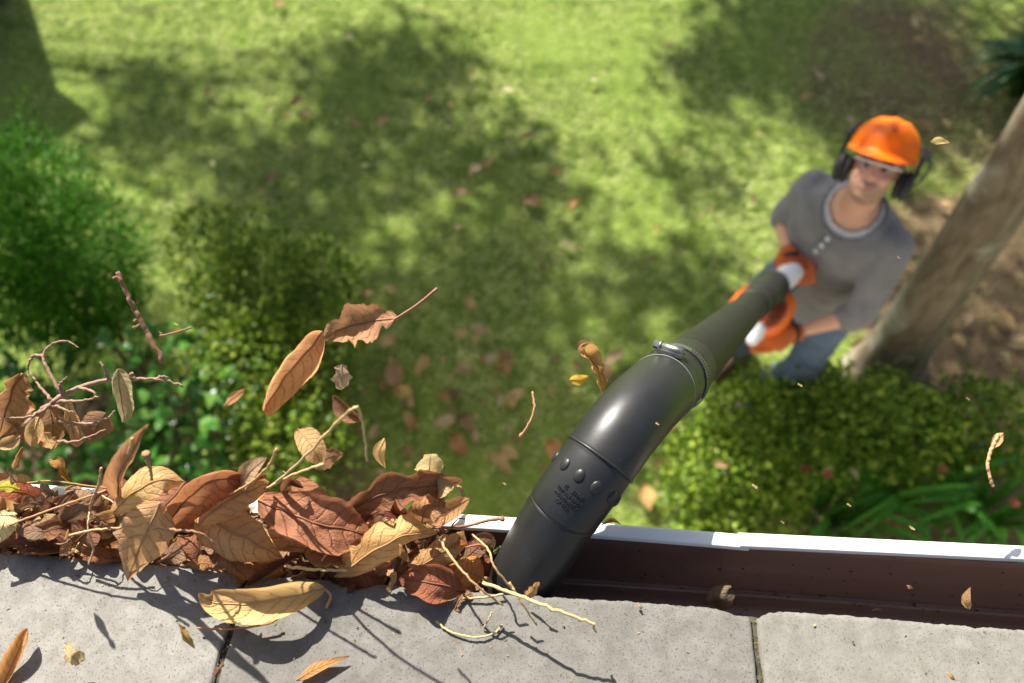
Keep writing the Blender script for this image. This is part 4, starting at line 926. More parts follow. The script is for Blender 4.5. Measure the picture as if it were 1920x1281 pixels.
def leaf(name, label, pts, width, col, roll=0, cup=.5, fold=.0, wave=.17, jag=.04, shape='ovate', petiole=None, group=None, cat='leaf', nu=34, nv=13, twist=0, stalkcol=None, curl=None, kcol=.62, crumple=.12, rib=True):
    LEAF_SEED[0] += 1; rng = np.random.default_rng(LEAF_SEED[0]); curl = rng.uniform(-.25, .55) if curl is None else curl
    path = catmull([P3(p) for p in pts], nu); mid = path[nu // 2]; dm = depth_of(mid); hw = width * dm / FPX / 2
    T = [(path[min(i + 1, nu - 1)] - path[max(i - 1, 0)]).normalized() for i in range(nu)]
    u = np.linspace(0, 1, nu); w = profile(shape, u, rng) * hw; w = np.maximum(w, hw * .02)
    eL = 1 + jag * (vnoise(rng, nu, nu // 4) * 1.3 + rng.uniform(-1, 1, nu) * .4); eR = 1 + jag * (vnoise(rng, nu, nu // 4) * 1.3 + rng.uniform(-1, 1, nu) * .4)
    if jag > .08:                                       # bites and tears
        for e in (eL, eR):
            for _ in range(rng.integers(1, 4)):
                c = rng.uniform(.1, .95); e -= rng.uniform(.2, .5) * np.exp(-((u - c) / rng.uniform(.02, .06)) ** 2)
    ph1, ph2 = rng.uniform(0, 6.28, 2); fr1 = rng.uniform(5, 9); sd = LEAF_SEED[0] * 1.7
    V = []; UV = []; Nrm = []
    for i in range(nu):
        view = (EYE - path[i]).normalized(); A = T[i].cross(view).normalized(); N = A.cross(T[i]).normalized()
        if N.dot(view) < 0: N = -N
        ang = R(roll + twist * (u[i] - .5)); A, N = A * math.cos(ang) + N * math.sin(ang), N * math.cos(ang) - A * math.sin(ang)
        Nrm.append(N)
        cp = cup * (1 + .35 * math.sin(u[i] * 4 + ph1))
        for j in range(nv):
            v = -1 + 2 * j / (nv - 1); ww = w[i] * (eR[i] if v > 0 else eL[i])
            th = cp * v + (curl * max(0, abs(v) - .45) * 1.8 * (1 if v > 0 else -1))
            c_ = cp if abs(cp) > 1e-3 else 1e-3
            sx = math.sin(c_ * v) / c_; sz = (1 - math.cos(c_ * v)) / c_
            if curl: k = max(0, abs(v) - .5); sx *= (1 - curl * k * .9); sz += curl * k * k * 2.2
            off = A * (ww * sx) + N * (ww * (sz + fold * abs(v)))
            wv = wave * hw * (math.sin(u[i] * fr1 + ph1 + (1.3 if v > 0 else 0)) * v * v + .5 * math.sin(u[i] * 3.1 + v * 2 + ph2))
            P = path[i] + off + N * wv
            cr = mnoise.noise(P * 55 + Vector((sd, 0, 0))) * .35 + mnoise.noise(P * 140 + Vector((0, sd, 0))) * .12
            P = P + N * (hw * (.14 + crumple) * cr) + A * (hw * crumple * .6 * mnoise.noise(P * 70 + Vector((0, 0, sd))))
            V.append(P); UV.append((u[i], (v + 1) / 2))
    F = [(i * nv + j, i * nv + j + 1, (i + 1) * nv + j + 1, (i + 1) * nv + j) for i in range(nu - 1) for j in range(nv - 1)]
    me = mesh_pd(V, F, 'leaf_blade'); uvl = me.uv_layers.new(name='blade')
    idx = np.empty(len(me.loops), np.int32); me.loops.foreach_get('vertex_index', idx); uvl.data.foreach_set('uv', np.array(UV, np.float32)[idx].ravel())
    o = link_mesh(name, me, M_LEAF); c = srgb(*col, kcol * KL); o.color = (*dusty((c[0], c[1] * 1.09, c[2] * 1.03), .05), 1); tag(o, label, cat, group)
    if rib:
        ctr = nv // 2; m = [V[i * nv + ctr] + Nrm[i] * .0002 for i in range(nu)]; rads = list(np.linspace(.0011, .0003, nu) * min(1.3, max(.5, hw / .02)))
        if petiole:
            pp = catmull([P3(p) for p in petiole] + [m[0]], 10)[:-1]; rads = list(np.linspace(.0016, rads[0], len(pp))) + rads; m = pp + m
        k = max(2, int(len(m) * .96)); V2, F2 = sweep(m[:k], rads[:k], 6); s = link_mesh('stalk', mesh_pd(V2, F2, 'stalk'), M_STALK, o)
        s.color = (*srgb(*(stalkcol or tuple(x * .78 for x in col)), kcol * KL), 1)
    return o
def twig(label, pts, r0, r1, col, group=None, name='twig', cat='twig', branches=(), knob=0, n=None, parent=None):
    n = n or max(10, len(pts) * 8); path = catmull([P3(p) for p in pts], n)
    LEAF_SEED[0] += 1; sd = LEAF_SEED[0]
    path = [p + Vector((mnoise.noise(Vector((i * .5, sd, 0))), mnoise.noise(Vector((i * .5, sd, 5))), mnoise.noise(Vector((i * .5, sd, 9))))) * (r0 * .95) for i, p in enumerate(path)]
    rads = [(r0 + (r1 - r0) * i / (n - 1)) * (1 + .32 * mnoise.noise(Vector((i * .9, sd, 2)))) for i in range(n)]
    if knob: rads[-1] = r1 * .8; rads[-2] = r1 * knob; rads[-3] = r1 * (1 + knob) / 2
    V, F = sweep(path, rads, 8); o = link_mesh(name, mesh_pd(V, F, name), M_TWIG, parent); o.color = (*srgb(*col, .85), 1)
    if parent is None: tag(o, label, cat, group)
    for b in branches: twig(None, b, r0 * .6, r1 * .6, col, name='side_shoot', parent=o)
    return o
# bed of the pile: crumbs and broken bits filling the gutter left of the nozzle
def rim_y(x): return 907 + .0655 * x
def edge_y(x): return 1037 + .078 * x
def bed():
    N = 5200; P = []; D = []
    for _ in range(N):
        x = random.uniform(-160, 905); t = random.random(); y = rim_y(x) + 14 + t * (edge_y(x) - rim_y(x) - 4)
        top = 2.452 if x < 800 else 2.452 - (x - 800) * .00045
        P.append(P3((x, y, top - random.random() ** 2 * .03))); D.append((random.gauss(0, 1), random.gauss(0, 1), random.gauss(0, .5)))
    P = np.array([tuple(p) for p in P]); D = np.array(D); ok = (P[:, 1] > TY - .005) & (P[:, 1] < YI - .002); P = P[ok]; D = D[ok]
    V, F = leaf_cloud(P, D, RNG.uniform(.005, .018, len(P)), RNG.uniform(.004, .012, len(P)))
    m = foliage_mat('leaf_crumbs', [(.06, .035, .036), (.14, .08, .08), (.26, .155, .15), (.38, .25, .24), (.12, .06, .06)], .7, .1, .3)
    tag(link_mesh('leaf_crumbs', mesh_np(V, F, 'crumbs'), m, smooth=False), 'broken brown leaf crumbs filling the gutter left of the nozzle', 'leaf litter', kind='stuff')
    V, F = box(P3((380, 990, 2.432)), (Vector((.001, 0, 0)), Vector((0, .001, 0)), Vector((0, 0, .001))))
    xs = np.linspace(PZ(-200, 950, RIMZ).x, PZ(890, 1020, RIMZ).x, 70); ys = np.linspace(TY - .02, YI - .001, 14); V = []
    for y in ys:
        for i, x in enumerate(xs): V.append((x, y, 2.424 + DZ - .03 * max(0, (i - 58) / 11) ** 1.5 + .010 * fbm(x * 22, y * 22, 3) + .004 * mnoise.noise(Vector((x * 160, y * 160, 1)))))
    F = [(j * 70 + i, j * 70 + i + 1, (j + 1) * 70 + i + 1, (j + 1) * 70 + i) for j in range(13) for i in range(69)]
    tag(link_mesh('rotted_leaf_mould', mesh_pd(V, F), M_SOILJ), 'dark rotted leaf mould under the dry leaves in the gutter', 'leaf mould', kind='stuff')
bed()
# torn scraps between the large leaves
BROWNS = [((150, 105, 72), 'brown'), ((128, 84, 58), 'dark brown'), ((176, 128, 88), 'tan'), ((110, 70, 50), 'dark brown'), ((206, 166, 120), 'pale tan'), ((142, 92, 66), 'reddish'), ((130, 104, 86), 'greyish'), ((186, 140, 92), 'tan')]
LENGTHS = ((24, 'tiny'), (36, 'small'), (50, 'longer'))
zones = [(-120, 210, 40, 'left end of the pile'), (210, 520, 34, 'litter around the hanging tan leaf'), (520, 760, 30, 'litter under the large red-brown leaf'), (760, 905, 16, 'gutter close to the black nozzle')]
for x0, x1, cnt, where in zones:
    for k in range(cnt):
        x = random.uniform(x0, x1); t = random.uniform(.02, 1.0); y = rim_y(x) + 8 + t * (edge_y(x) - rim_y(x) - 2)
        a = random.uniform(0, 6.28); L = random.uniform(24, 64); bc, bw = random.choice(BROWNS); sz = [w for q, w in LENGTHS if L >= q][-1]; z = random.uniform(2.445, 2.468) - (.03 if x > 790 else 0)
        dx, dy = math.cos(a) * L / 2, math.sin(a) * L / 2 * .8; dz = random.uniform(-.008, .008)
        leaf('leaf_scrap', f'{sz} {bw} torn leaf scrap in the {where}', [(x - dx, y - dy, z - dz), (x, y, z + .004), (x + dx, y + dy, z + dz)], random.uniform(20, 46), bc, random.uniform(-45, 45),
             random.uniform(-.9, .9), 0, .2, .16, random.choice(['scrap', 'scrap', 'half', 'ovate']), group=f'{sz} {bw} leaf scraps in the {where}', nu=14, nv=7, rib=random.random() < .35, crumple=.15)
# middle-sized whole leaves filling the heap
MID = [((186, 132, 90), 'tan'), ((150, 98, 68), 'brown'), ((206, 158, 108), 'light tan'), ((150, 94, 66), 'red-brown'), ((172, 112, 74), 'orange-brown'), ((160, 124, 98), 'grey-tan')]
for x0, x1, cnt, where in ((-60, 150, 13, 'left end of the heap'), (150, 330, 9, 'heap left of the big arched leaf'), (330, 560, 12, 'heap round the veined leaf'), (560, 700, 9, 'heap by the large red-brown leaf'), (690, 850, 11, 'right end of the heap')):
    for k in range(cnt):
        x = random.uniform(x0, x1); t = random.uniform(-.05, 1.0); y = rim_y(x) + t * (edge_y(x) - rim_y(x) - 8); a = random.uniform(-.9, .9) + (math.pi if random.random() < .5 else 0); L = random.uniform(60, 120)
        z = 2.462 + .024 * math.sin(math.pi * min(1, max(0, t))) * random.uniform(.5, 1.1); z -= .012 if x > 790 else 0
        dx, dy = math.cos(a) * L / 2, math.sin(a) * L / 2; c, cw = random.choice(MID); W_ = random.uniform(30, 62); ww = 'narrow' if W_ < 42 else 'broad'
        leaf('dry_leaf', f'{ww} {cw} leaf half buried in the {where}', [(x - dx, y - dy, z - .006), (x - dx * .3, y - dy * .3, z + .006), (x + dx * .4, y + dy * .4, z + .007), (x + dx, y + dy, z - .004)], W_, c, random.uniform(-30, 30), random.uniform(-.8, .7), 0, .14, random.choice([.03, .06, .14]), random.choice(['ovate', 'ellip', 'ovate', 'half', 'oak']), group=f'{ww} {cw} leaves half buried in the {where}', nu=24, nv=9, kcol=.64)
# ---- the large leaves of the pile: (spine pixels with height), width, colour
HL = lambda *a, **k: leaf('dry_leaf', *a, **k)
HL('large red-brown leaf with torn right edge on top of the pile', [(482, 935, 2.500), (560, 968, 2.505), (640, 992, 2.498), (692, 1002, 2.488)], 132, (168, 106, 76), roll=8, cup=-.45, wave=.10, jag=.05, shape='half', petiole=[(460, 905, 2.508), (466, 918, 2.505)], nu=44, nv=17)
HL('brown leaf with ragged upper edge behind the large red-brown leaf', [(655, 955, 2.478), (720, 925, 2.505), (800, 912, 2.512), (868, 905, 2.50)], 92, (140, 90, 62), roll=-12, cup=.5, wave=.16, jag=.16, shape='oak', petiole=None, nu=44)
HL('rolled dark red-brown leaf under the ragged brown leaf', [(672, 985, 2.475), (715, 958, 2.49), (770, 975, 2.48)], 52, (120, 62, 44), roll=25, cup=1.3, wave=.1, jag=.03, shape='ellip', petiole=[(795, 935, 2.492), (785, 955, 2.486)])
HL('pale cream torn leaf standing at the top right of the pile', [(792, 905, 2.49), (806, 880, 2.512), (808, 852, 2.525)], 58, (226, 196, 146), roll=10, cup=.6, wave=.2, jag=.14, shape='half', kcol=.72, nu=26)
HL('long golden tan leaf with ragged lower end lying toward the tile', [(628, 1082, 2.474), (690, 1040, 2.498), (755, 1003, 2.505), (818, 1000, 2.49)], 84, (214, 164, 106), roll=-18, cup=-.75, wave=.14, jag=.12, shape='oak', nu=46, nv=15, kcol=.7)
HL('glossy oval red-brown leaf resting on the tile edge', [(868, 1106, 2.472), (835, 1098, 2.484), (795, 1090, 2.488), (748, 1088, 2.478)], 92, (168, 98, 68), roll=5, cup=-.35, wave=.06, jag=.015, shape='ellip', petiole=[(885, 1108, 2.466), (876, 1107, 2.469)], nv=17)
HL('orange leaf tucked behind the oval red-brown leaf', [(905, 1086, 2.46), (880, 1072, 2.474), (840, 1060, 2.47)], 76, (206, 126, 58), roll=-10, cup=-.6, wave=.08, jag=.03, shape='ellip', petiole=[(922, 1092, 2.455), (912, 1090, 2.458)])
HL('narrow rolled orange-brown leaf above the orange leaf', [(800, 1048, 2.462), (840, 1020, 2.474), (880, 1018, 2.47)], 36, (188, 108, 56), roll=30, cup=.9, wave=.1, jag=.03, shape='lance', petiole=[(905, 1030, 2.462), (892, 1022, 2.466)])
HL('brown leaf leaning in the gutter next to the nozzle', [(870, 1050, 2.445), (905, 1020, 2.45), (925, 1030, 2.445)], 48, (132, 92, 68), roll=10, cup=.3, jag=.06, shape='ovate')
HL('large golden leaf with a folded edge lying on the roof tiles', [(612, 1106, 2.482), (545, 1118, 2.494), (470, 1132, 2.494), (400, 1128, 2.486), (372, 1112, 2.49)], 78, (222, 178, 118), roll=12, cup=.7, fold=.1, wave=.16, jag=.02, shape='ovate', petiole=[(612, 1140, 2.476), (620, 1118, 2.48)], nu=46, nv=17, kcol=.72)
HL('tan veined leaf hanging down over the edge of the left tile', [(298, 942, 2.522), (280, 985, 2.515), (258, 1035, 2.500), (240, 1088, 2.482)], 88, (206, 156, 110), roll=-6, cup=-.4, wave=.08, jag=.05, shape='ovate', nu=44, nv=17, kcol=.68)
HL('light tan leaf curling over the top of the hanging leaf', [(205, 968, 2.49), (250, 925, 2.515), (300, 900, 2.525), (345, 905, 2.52)], 70, (216, 172, 120), roll=12, cup=-.6, wave=.15, jag=.08, shape='ovate', kcol=.7)
HL('big arched orange-brown leaf left of the pile centre', [(300, 1002, 2.488), (340, 948, 2.512), (395, 905, 2.525), (470, 898, 2.515)], 96, (174, 110, 74), roll=-30, cup=.7, wave=.1, jag=.04, shape='ellip', petiole=[(285, 1035, 2.474), (292, 1018, 2.48)], nu=40)
HL('wide tan leaf with dark veins in the pile centre', [(372, 968, 2.500), (420, 990, 2.506), (475, 1018, 2.502), (530, 1048, 2.488)], 118, (196, 144, 98), roll=10, cup=-.5, wave=.12, jag=.06, shape='ovate', nu=44, nv=17, kcol=.66)
HL('tan leaf with broad midrib beside the big arched leaf', [(372, 985, 2.508), (420, 945, 2.516), (472, 918, 2.514), (505, 905, 2.508)], 80, (204, 150, 102), roll=18, cup=-.45, wave=.1, jag=.06, shape='ovate', kcol=.66)
HL('pale grey-brown leaf sticking up behind the pile centre', [(440, 925, 2.505), (470, 885, 2.53), (500, 858, 2.54)], 44, (196, 160, 128), roll=35, cup=.6, wave=.1, jag=.05, shape='ovate')
HL('upright curled leaf with a pointed tip above the pile', [(222, 945, 2.49), (222, 895, 2.53), (250, 845, 2.56), (276, 796, 2.585)], 62, (176, 122, 86), roll=35, cup=1.1, wave=.12, jag=.02, shape='lance', nu=40)
HL('glossy red and orange leaf with a yellow corner at the left edge', [(95, 950, 2.478), (50, 925, 2.492), (-15, 918, 2.50)], 52, (180, 96, 58), roll=-15, cup=-.8, wave=.08, jag=.03, shape='ellip')
HL('yellow-green leaf corner at the very left of the gutter', [(38, 918, 2.503), (10, 912, 2.506), (-40, 918, 2.505)], 26, (206, 190, 50), roll=0, cup=-.4, jag=.1, shape='ovate', kcol=.7)
HL('long dark red-brown leaf lying along the left tile edge', [(4, 1022, 2.468), (45, 1008, 2.482), (90, 1012, 2.48), (128, 1030, 2.47)], 44, (138, 74, 50), roll=0, cup=-.8, wave=.05, jag=.02, shape='ellip')
HL('cream leaf cut by the left edge of the picture', [(14, 955, 2.49), (5, 985, 2.498), (-20, 1030, 2.49)], 50, (230, 210, 160), roll=0, cup=-.4, jag=.1, shape='ovate', kcol=.72)
HL('small tan pointed leaf on the left tile edge', [(112, 1048, 2.478), (128, 1020, 2.486), (128, 992, 2.494)], 24, (216, 164, 110), roll=30, cup=.6, jag=.03, shape='lance')
HL('grey-brown crumpled leaf left of the upright curled leaf', [(120, 978, 2.485), (155, 955, 2.498), (195, 950, 2.495)], 58, (140, 104, 84), roll=-10, cup=.4, wave=.25, jag=.15, shape='scrap', crumple=.25)
HL('pale torn leaf in the left litter', [(58, 985, 2.484), (85, 980, 2.492), (105, 965, 2.49)], 42, (190, 156, 116), roll=10, cup=-.5, wave=.2, jag=.16, shape='scrap', crumple=.2)
HL('brown torn leaf beside the yellow corner leaf', [(28, 955, 2.488), (62, 942, 2.496), (88, 960, 2.49)], 46, (146, 104, 76), roll=-20, cup=-.5, wave=.2, jag=.12, shape='scrap', crumple=.2)
HL('brown leaf piece left of the hanging leaf', [(160, 985, 2.484), (190, 968, 2.494), (222, 962, 2.49)], 50, (156, 112, 82), roll=15, cup=-.4, wave=.2, jag=.1, shape='half')
HL('rust brown leaf below the hanging leaf', [(212, 1052, 2.474), (180, 1040, 2.482), (145, 1046, 2.476)], 34, (176, 108, 62), roll=0, cup=-.6, jag=.06, shape='ovate')
HL('crumpled brown leaf below the wide veined leaf', [(402, 1035, 2.480), (435, 1055, 2.492), (462, 1088, 2.484)], 66, (158, 106, 74), roll=-15, cup=-.4, wave=.3, jag=.16, shape='scrap', crumple=.35)
HL('tan leaf lying on the middle of the tile edge', [(352, 1058, 2.472), (385, 1056, 2.480), (420, 1066, 2.474)], 30, (200, 144, 92), roll=0, cup=-.6, jag=.08, shape='ovate')
HL('folded dark brown leaf between golden and veined leaves', [(465, 1098, 2.474), (515, 1070, 2.486), (560, 1042, 2.482)], 36, (120, 76, 54), roll=40, cup=1.2, jag=.08, shape='lance')
HL('rust leaf under the large red-brown leaf', [(470, 1068, 2.478), (500, 1058, 2.484), (530, 1066, 2.478)], 30, (190, 122, 72), roll=0, cup=-.7, jag=.06, shape='ovate')
HL('thin curled brown leaf below the golden tan leaf', [(640, 1070, 2.466), (655, 1095, 2.47), (640, 1108, 2.468)], 40, (128, 72, 48), roll=-30, cup=.9, jag=.1, shape='half')
HL('rolled grey-brown bark-like leaf beside the golden tan leaf', [(738, 1025, 2.49), (742, 1060, 2.488), (730, 1100, 2.478)], 26, (120, 88, 68), roll=40, cup=1.6, wave=.2, jag=.12, shape='scrap', crumple=.3)
HL('tan piece right of the rolled bark-like leaf', [(728, 1070, 2.484), (738, 1085, 2.488), (728, 1112, 2.474)], 22, (206, 160, 116), roll=0, cup=-.5, jag=.14, shape='scrap')
HL('tan leaf standing in the upper right of the pile', [(790, 980, 2.49), (798, 955, 2.505), (835, 948, 2.505)], 56, (186, 130, 88), roll=15, cup=-.5, wave=.15, jag=.06, shape='half')
HL('cream leaf tip behind the ragged brown leaf', [(812, 930, 2.505), (832, 912, 2.512), (848, 908, 2.508)], 40, (220, 180, 132), roll=20, cup=.3, jag=.08, shape='ovate', petiole=[(870, 930, 2.50), (858, 912, 2.506)])
HL('brown pointed leaf leaning right of the ragged leaf', [(765, 975, 2.485), (800, 950, 2.495), (838, 945, 2.49)], 44, (134, 84, 60), roll=-35, cup=.5, jag=.06, shape='ovate')
HL('small mauve-brown leaf in the middle of the pile', [(700, 1000, 2.49), (712, 978, 2.502), (722, 962, 2.506)], 34, (160, 116, 96), roll=30, cup=.4, jag=.05, shape='ovate')
HL('curled brown leaf tip behind the large red-brown leaf', [(530, 925, 2.50), (545, 905, 2.515), (570, 915, 2.51)], 26, (126, 78, 54), roll=0, cup=1.2, jag=.08, shape='ovate')
HL('rust-edged leaf at the top of the pile centre', [(400, 912, 2.505), (440, 893, 2.52), (500, 892, 2.512)], 34, (180, 118, 80), roll=-50, cup=.5, jag=.04, shape='ellip')
HL('brown leaf end sticking out left of the pile', [(100, 965, 2.488), (125, 938, 2.50), (142, 918, 2.506)], 26, (112, 76, 56), roll=40, cup=.7, jag=.05, shape='lance')
HL('small rolled brown tube leaf standing at the left', [(30, 905, 2.53), (20, 890, 2.542), (14, 878, 2.55)], 24, (130, 96, 80), roll=0, cup=1.9, jag=.05, shape='scrap')
HL('small tan leaf on the tile beside the nozzle', [(985, 1120, 2.482), (1002, 1104, 2.492), (1008, 1092, 2.498)], 26, (222, 166, 108), roll=0, cup=-.5, jag=.12, shape='scrap')
HL('brown leaf scrap under the oval leaf on the tile', [(852, 1145, 2.474), (862, 1125, 2.478), (885, 1112, 2.474)], 26, (170, 124, 92), roll=0, cup=-.3, jag=.14, shape='scrap')
HL('dark rust leaf deep in the gutter by the nozzle', [(885, 1075, 2.43), (905, 1068, 2.438), (925, 1080, 2.435)], 30, (142, 66, 40), roll=0, cup=-.5, jag=.04, shape='ovate')
HL('green speckled bit of leaf beside the nozzle', [(925, 1035, 2.445), (935, 1030, 2.45), (942, 1025, 2.45)], 16, (110, 130, 60), roll=0, cup=-.3, jag=.1, shape='scrap')
# ---- on the tiles and in the cleared gutter
HL('rolled tan leaf blowing past the bottom left corner', [(2, 1290, .66), (20, 1250, .665), (42, 1205, .67), (50, 1178, .675)], 46, (206, 148, 92), roll=20, cup=1.2, wave=.05, jag=.02, shape='ellip', kcol=.68)
HL('small crumpled pale leaf on the left tile', [(122, 1210, 2.497), (135, 1228, 2.502), (150, 1245, 2.495)], 36, (206, 178, 138), roll=0, cup=.9, wave=.3, jag=.12, shape='scrap', crumple=.45)
HL('small curled yellow-brown leaf above the left tile', [(336, 1170, 2.515), (346, 1195, 2.508), (365, 1215, 2.50)], 26, (196, 160, 96), roll=30, cup=1.2, wave=.3, jag=.1, shape='lance', crumple=.4)
HL('tan leaf blowing low over the middle tile', [(556, 1276, .66), (590, 1256, .665), (655, 1230, .67)], 26, (196, 144, 88), roll=40, cup=.5, jag=.02, shape='lance')
HL('tiny scrap in the joint between left and middle tile', [(402, 1268, 2.497), (412, 1252, 2.50), (420, 1244, 2.498)], 16, (166, 124, 94), roll=0, cup=-.3, jag=.14, shape='scrap')
HL('grey-brown torn leaf piece lying in the cleared gutter', [(1338, 1100, 2.405), (1352, 1118, 2.41), (1368, 1140, 2.40)], 52, (142, 122, 100), roll=0, cup=-.6, wave=.1, jag=.08, shape='scrap', crumple=.1, nu=24)
HL('small pointed tan scrap at the right end of the gutter', [(1818, 1143, 2.41), (1812, 1125, 2.415), (1820, 1100, 2.42)], 20, (196, 150, 110), roll=20, cup=.3, jag=.06, shape='lance')
HL('tiny tan scrap on the gutter step at the right', [(1635, 1145, 2.392), (1645, 1142, 2.394), (1656, 1145, 2.392)], 6, (206, 160, 110), shape='lance')
HL('tiny tan scrap on the inner wall of the gutter', [(1700, 1098, 2.44), (1706, 1101, 2.44), (1712, 1104, 2.438)], 7, (196, 140, 96), shape='lance')
HL('tiny tan scrap on the edge of the middle tile', [(1196, 1132, 2.477), (1200, 1138, 2.478), (1203, 1142, 2.477)], 8, (206, 168, 120), shape='scrap')
HL('tiny tan sliver at the bottom right of the right tile', [(1776, 1260, 2.495), (1784, 1270, 2.496), (1792, 1276, 2.494)], 9, (206, 160, 100), shape='lance')
HL('curled yellow scrap on the white rim right of the nozzle', [(1128, 985, 2.452), (1148, 976, 2.458), (1165, 984, 2.452)], 10, (206, 150, 110), roll=30, cup=.8, shape='lance')
# ---- in the air
HL('large folded tan leaf in the air, stalk pointing down', [(604, 622, .74), (575, 660, .735), (530, 712, .73), (492, 768, .735)], 84, (206, 148, 104), roll=14, cup=.7, fold=.3, wave=.28, twist=35, curl=.6, jag=.03, shape='ellip', nu=44, nv=17, petiole=None, kcol=.68)
HL('torn brown leaf in the air with its stalk pointing up right', [(742, 597, .745), (700, 602, .75), (655, 612, .755), (605, 636, .75)], 88, (176, 126, 92), roll=-10, cup=.45, wave=.25, jag=.2, shape='oak', petiole=[(820, 541, .735), (785, 570, .74)], nu=44, nv=15, twist=30)
HL('small square mauve-brown scrap in the air', [(640, 684, .76), (641, 705, .76), (642, 730, .765)], 40, (196, 160, 140), roll=10, cup=-.2, jag=.12, shape='scrap')
HL('small brown leaf in the air behind the bent straw', [(624, 742, .80), (645, 772, .80), (675, 788, .805)], 40, (146, 100, 76), roll=-10, cup=.4, jag=.05, shape='ellip')
HL('tan curled leaf in the air above the pile', [(560, 805, .80), (585, 838, .79), (604, 872, .795)], 52, (206, 160, 112), roll=15, cup=.7, wave=.15, jag=.04, shape='ovate')
HL('brown leaf in the air overlapped by the tan curled leaf', [(592, 880, .83), (615, 858, .83), (645, 852, .84)], 46, (142, 100, 72), roll=0, cup=-.3, jag=.1, shape='ovate')
HL('pale crescent-shaped leaf in the air', [(720, 822, .80), (710, 848, .795), (722, 878, .80)], 26, (228, 180, 120), roll=25, cup=.6, jag=.02, shape='lance', kcol=.72)
HL('shrivelled curly tan leaf in the air beside the elbow', [(1092, 655, .80), (1108, 672, .795), (1122, 700, .80), (1130, 735, .805)], 54, (206, 160, 100), roll=10, cup=1.1, wave=.4, jag=.14, shape='oak', crumple=.5)
HL('bright yellow leaf in the air next to the curly leaf', [(1068, 712, .84), (1088, 712, .84), (1104, 705, .845)], 24, (226, 180, 50), roll=0, cup=-.5, jag=.04, shape='ovate')
HL('pink-tan curl hanging above the curly leaf', [(1085, 662, .82), (1092, 645, .82), (1112, 642, .825)], 12, (206, 150, 110), roll=40, cup=1, shape='lance')
HL('golden shrivelled leaf in the air over the left rim', [(97, 862, .74), (115, 876, .735), (130, 902, .74)], 36, (196, 140, 62), roll=0, cup=1.1, wave=.4, jag=.2, shape='oak', crumple=.7, nu=26)
HL('small pale leaf in front of the tree by the hard hat', [(1744, 266, .72), (1760, 264, .72), (1780, 268, .72)], 14, (236, 196, 130), roll=10, cup=.2, curl=0, jag=.05, shape='lance', kcol=.75, rib=False)
for k, (x, y, L, lab) in enumerate([(1500, 722, 9, 'tiny pale chip in the air over the man\'s boots'), (1815, 748, 7, 'tiny pale chip in the air over the soil at the right'), (1415, 912, 11, 'tiny pinkish chip in the air over the right bush'), (1710, 990, 11, 'tiny tan chip in the air above the right rim'), (1592, 947, 8, 'tiny pale sliver in the air over the strap leaves'), (1467, 979, 7, 'tiny chip in the air just above the rim'), (1230, 793, 12, 'thin sliver in the air in front of the black elbow'), (1195, 862, 8, 'tiny brown chip in front of the nozzle ring'), (1685, 483, 6, 'tiny tan chip in the air before the grey shirt'), (945, 907, 7, 'tiny chip in the air left of the nozzle'), (515, 852, 6, 'tiny chip in the air above the tan veined leaf'), (533, 885, 6, 'tiny brown chip above the pile'), (330, 608, 8, 'tiny bud-like chip in the air by the stick')]):
    HL(lab, [(x - L / 2, y - L / 3, .70), (x, y, .70), (x + L / 2, y + L / 3, .70)], L * .55, (232, 196, 140), roll=20, cup=.5, jag=.1, shape='scrap', nu=10, nv=5, kcol=.75, rib=False, group='tiny chips in the air')
# ---- twigs, straws and stalks
for k in range(14):
    x = random.uniform(10, 860); y = rim_y(x) + random.uniform(10, 120); a = random.uniform(-.8, .8); L = random.uniform(25, 75); z = random.uniform(2.48, 2.494); b = random.uniform(-10, 10); pale = random.random() < .5
    w = [t for q, t in ((0, 'left end of the pile'), (300, 'middle of the pile'), (600, 'right part of the pile')) if x >= q][-1]; t_ = f"short thin {'pale' if pale else 'brown'} straw among the leaves at the {w}"
    twig(t_, [(x - math.cos(a) * L / 2, y - math.sin(a) * L / 2, z), (x, y + b, z + .003), (x + math.cos(a) * L / 2, y + math.sin(a) * L / 2, z)], random.uniform(.0005, .0009), .0005, (216, 182, 126) if pale else (150, 110, 76), group=t_.replace('straw', 'straws'))
P = []
for k in range(150):
    x = random.uniform(-20, 1900); d = abs(random.gauss(0, .03)) if x < 1000 else random.uniform(0, .14); g_ = PZ(x, 1100, TZ); y = TY - .004 - d; P.append((g_.x, y, tile_top(0, y) + .0012))
P = np.array(P); D = RNG.normal(0, 1, P.shape); D[:, 2] = np.abs(D[:, 2]) * .3; V, F = leaf_cloud(P, D, RNG.uniform(.0008, .004, len(P)), RNG.uniform(.0006, .0022, len(P)))
tag(link_mesh('tile_crumbs', mesh_np(V, F), foliage_mat('tile_flakes', [(.10, .06, .06), (.24, .15, .15), (.4, .27, .26)], .8, .05, .2), smooth=False), 'brown leaf crumbs strewn over the roof tiles', 'crumbs', kind='stuff')
ST = (214, 186, 130); BR = (150, 112, 84)
twig('long pale bent straw rising from the pile', [(505, 915, 2.505), (560, 868, 2.55), (625, 800, 2.58), (662, 766, 2.60), (675, 775, 2.595), (684, 820, 2.575), (688, 864, 2.56)], .0012, .0010, ST)
twig('short pale straw beside the long bent straw', [(496, 918, 2.508), (550, 890, 2.53), (608, 870, 2.545)], .001, .0012, (206, 176, 124), knob=1.5)
twig('straw sticking out above the veined leaf', [(430, 928, 2.52), (470, 905, 2.535), (505, 872, 2.55), (518, 842, 2.56)], .0009, .0012, (206, 160, 104))
twig('long straw running from the pile to the middle tile', [(820, 1005, 2.495), (850, 1050, 2.50), (890, 1095, 2.50), (942, 1135, 2.488)], .0012, .0008, (206, 164, 112))
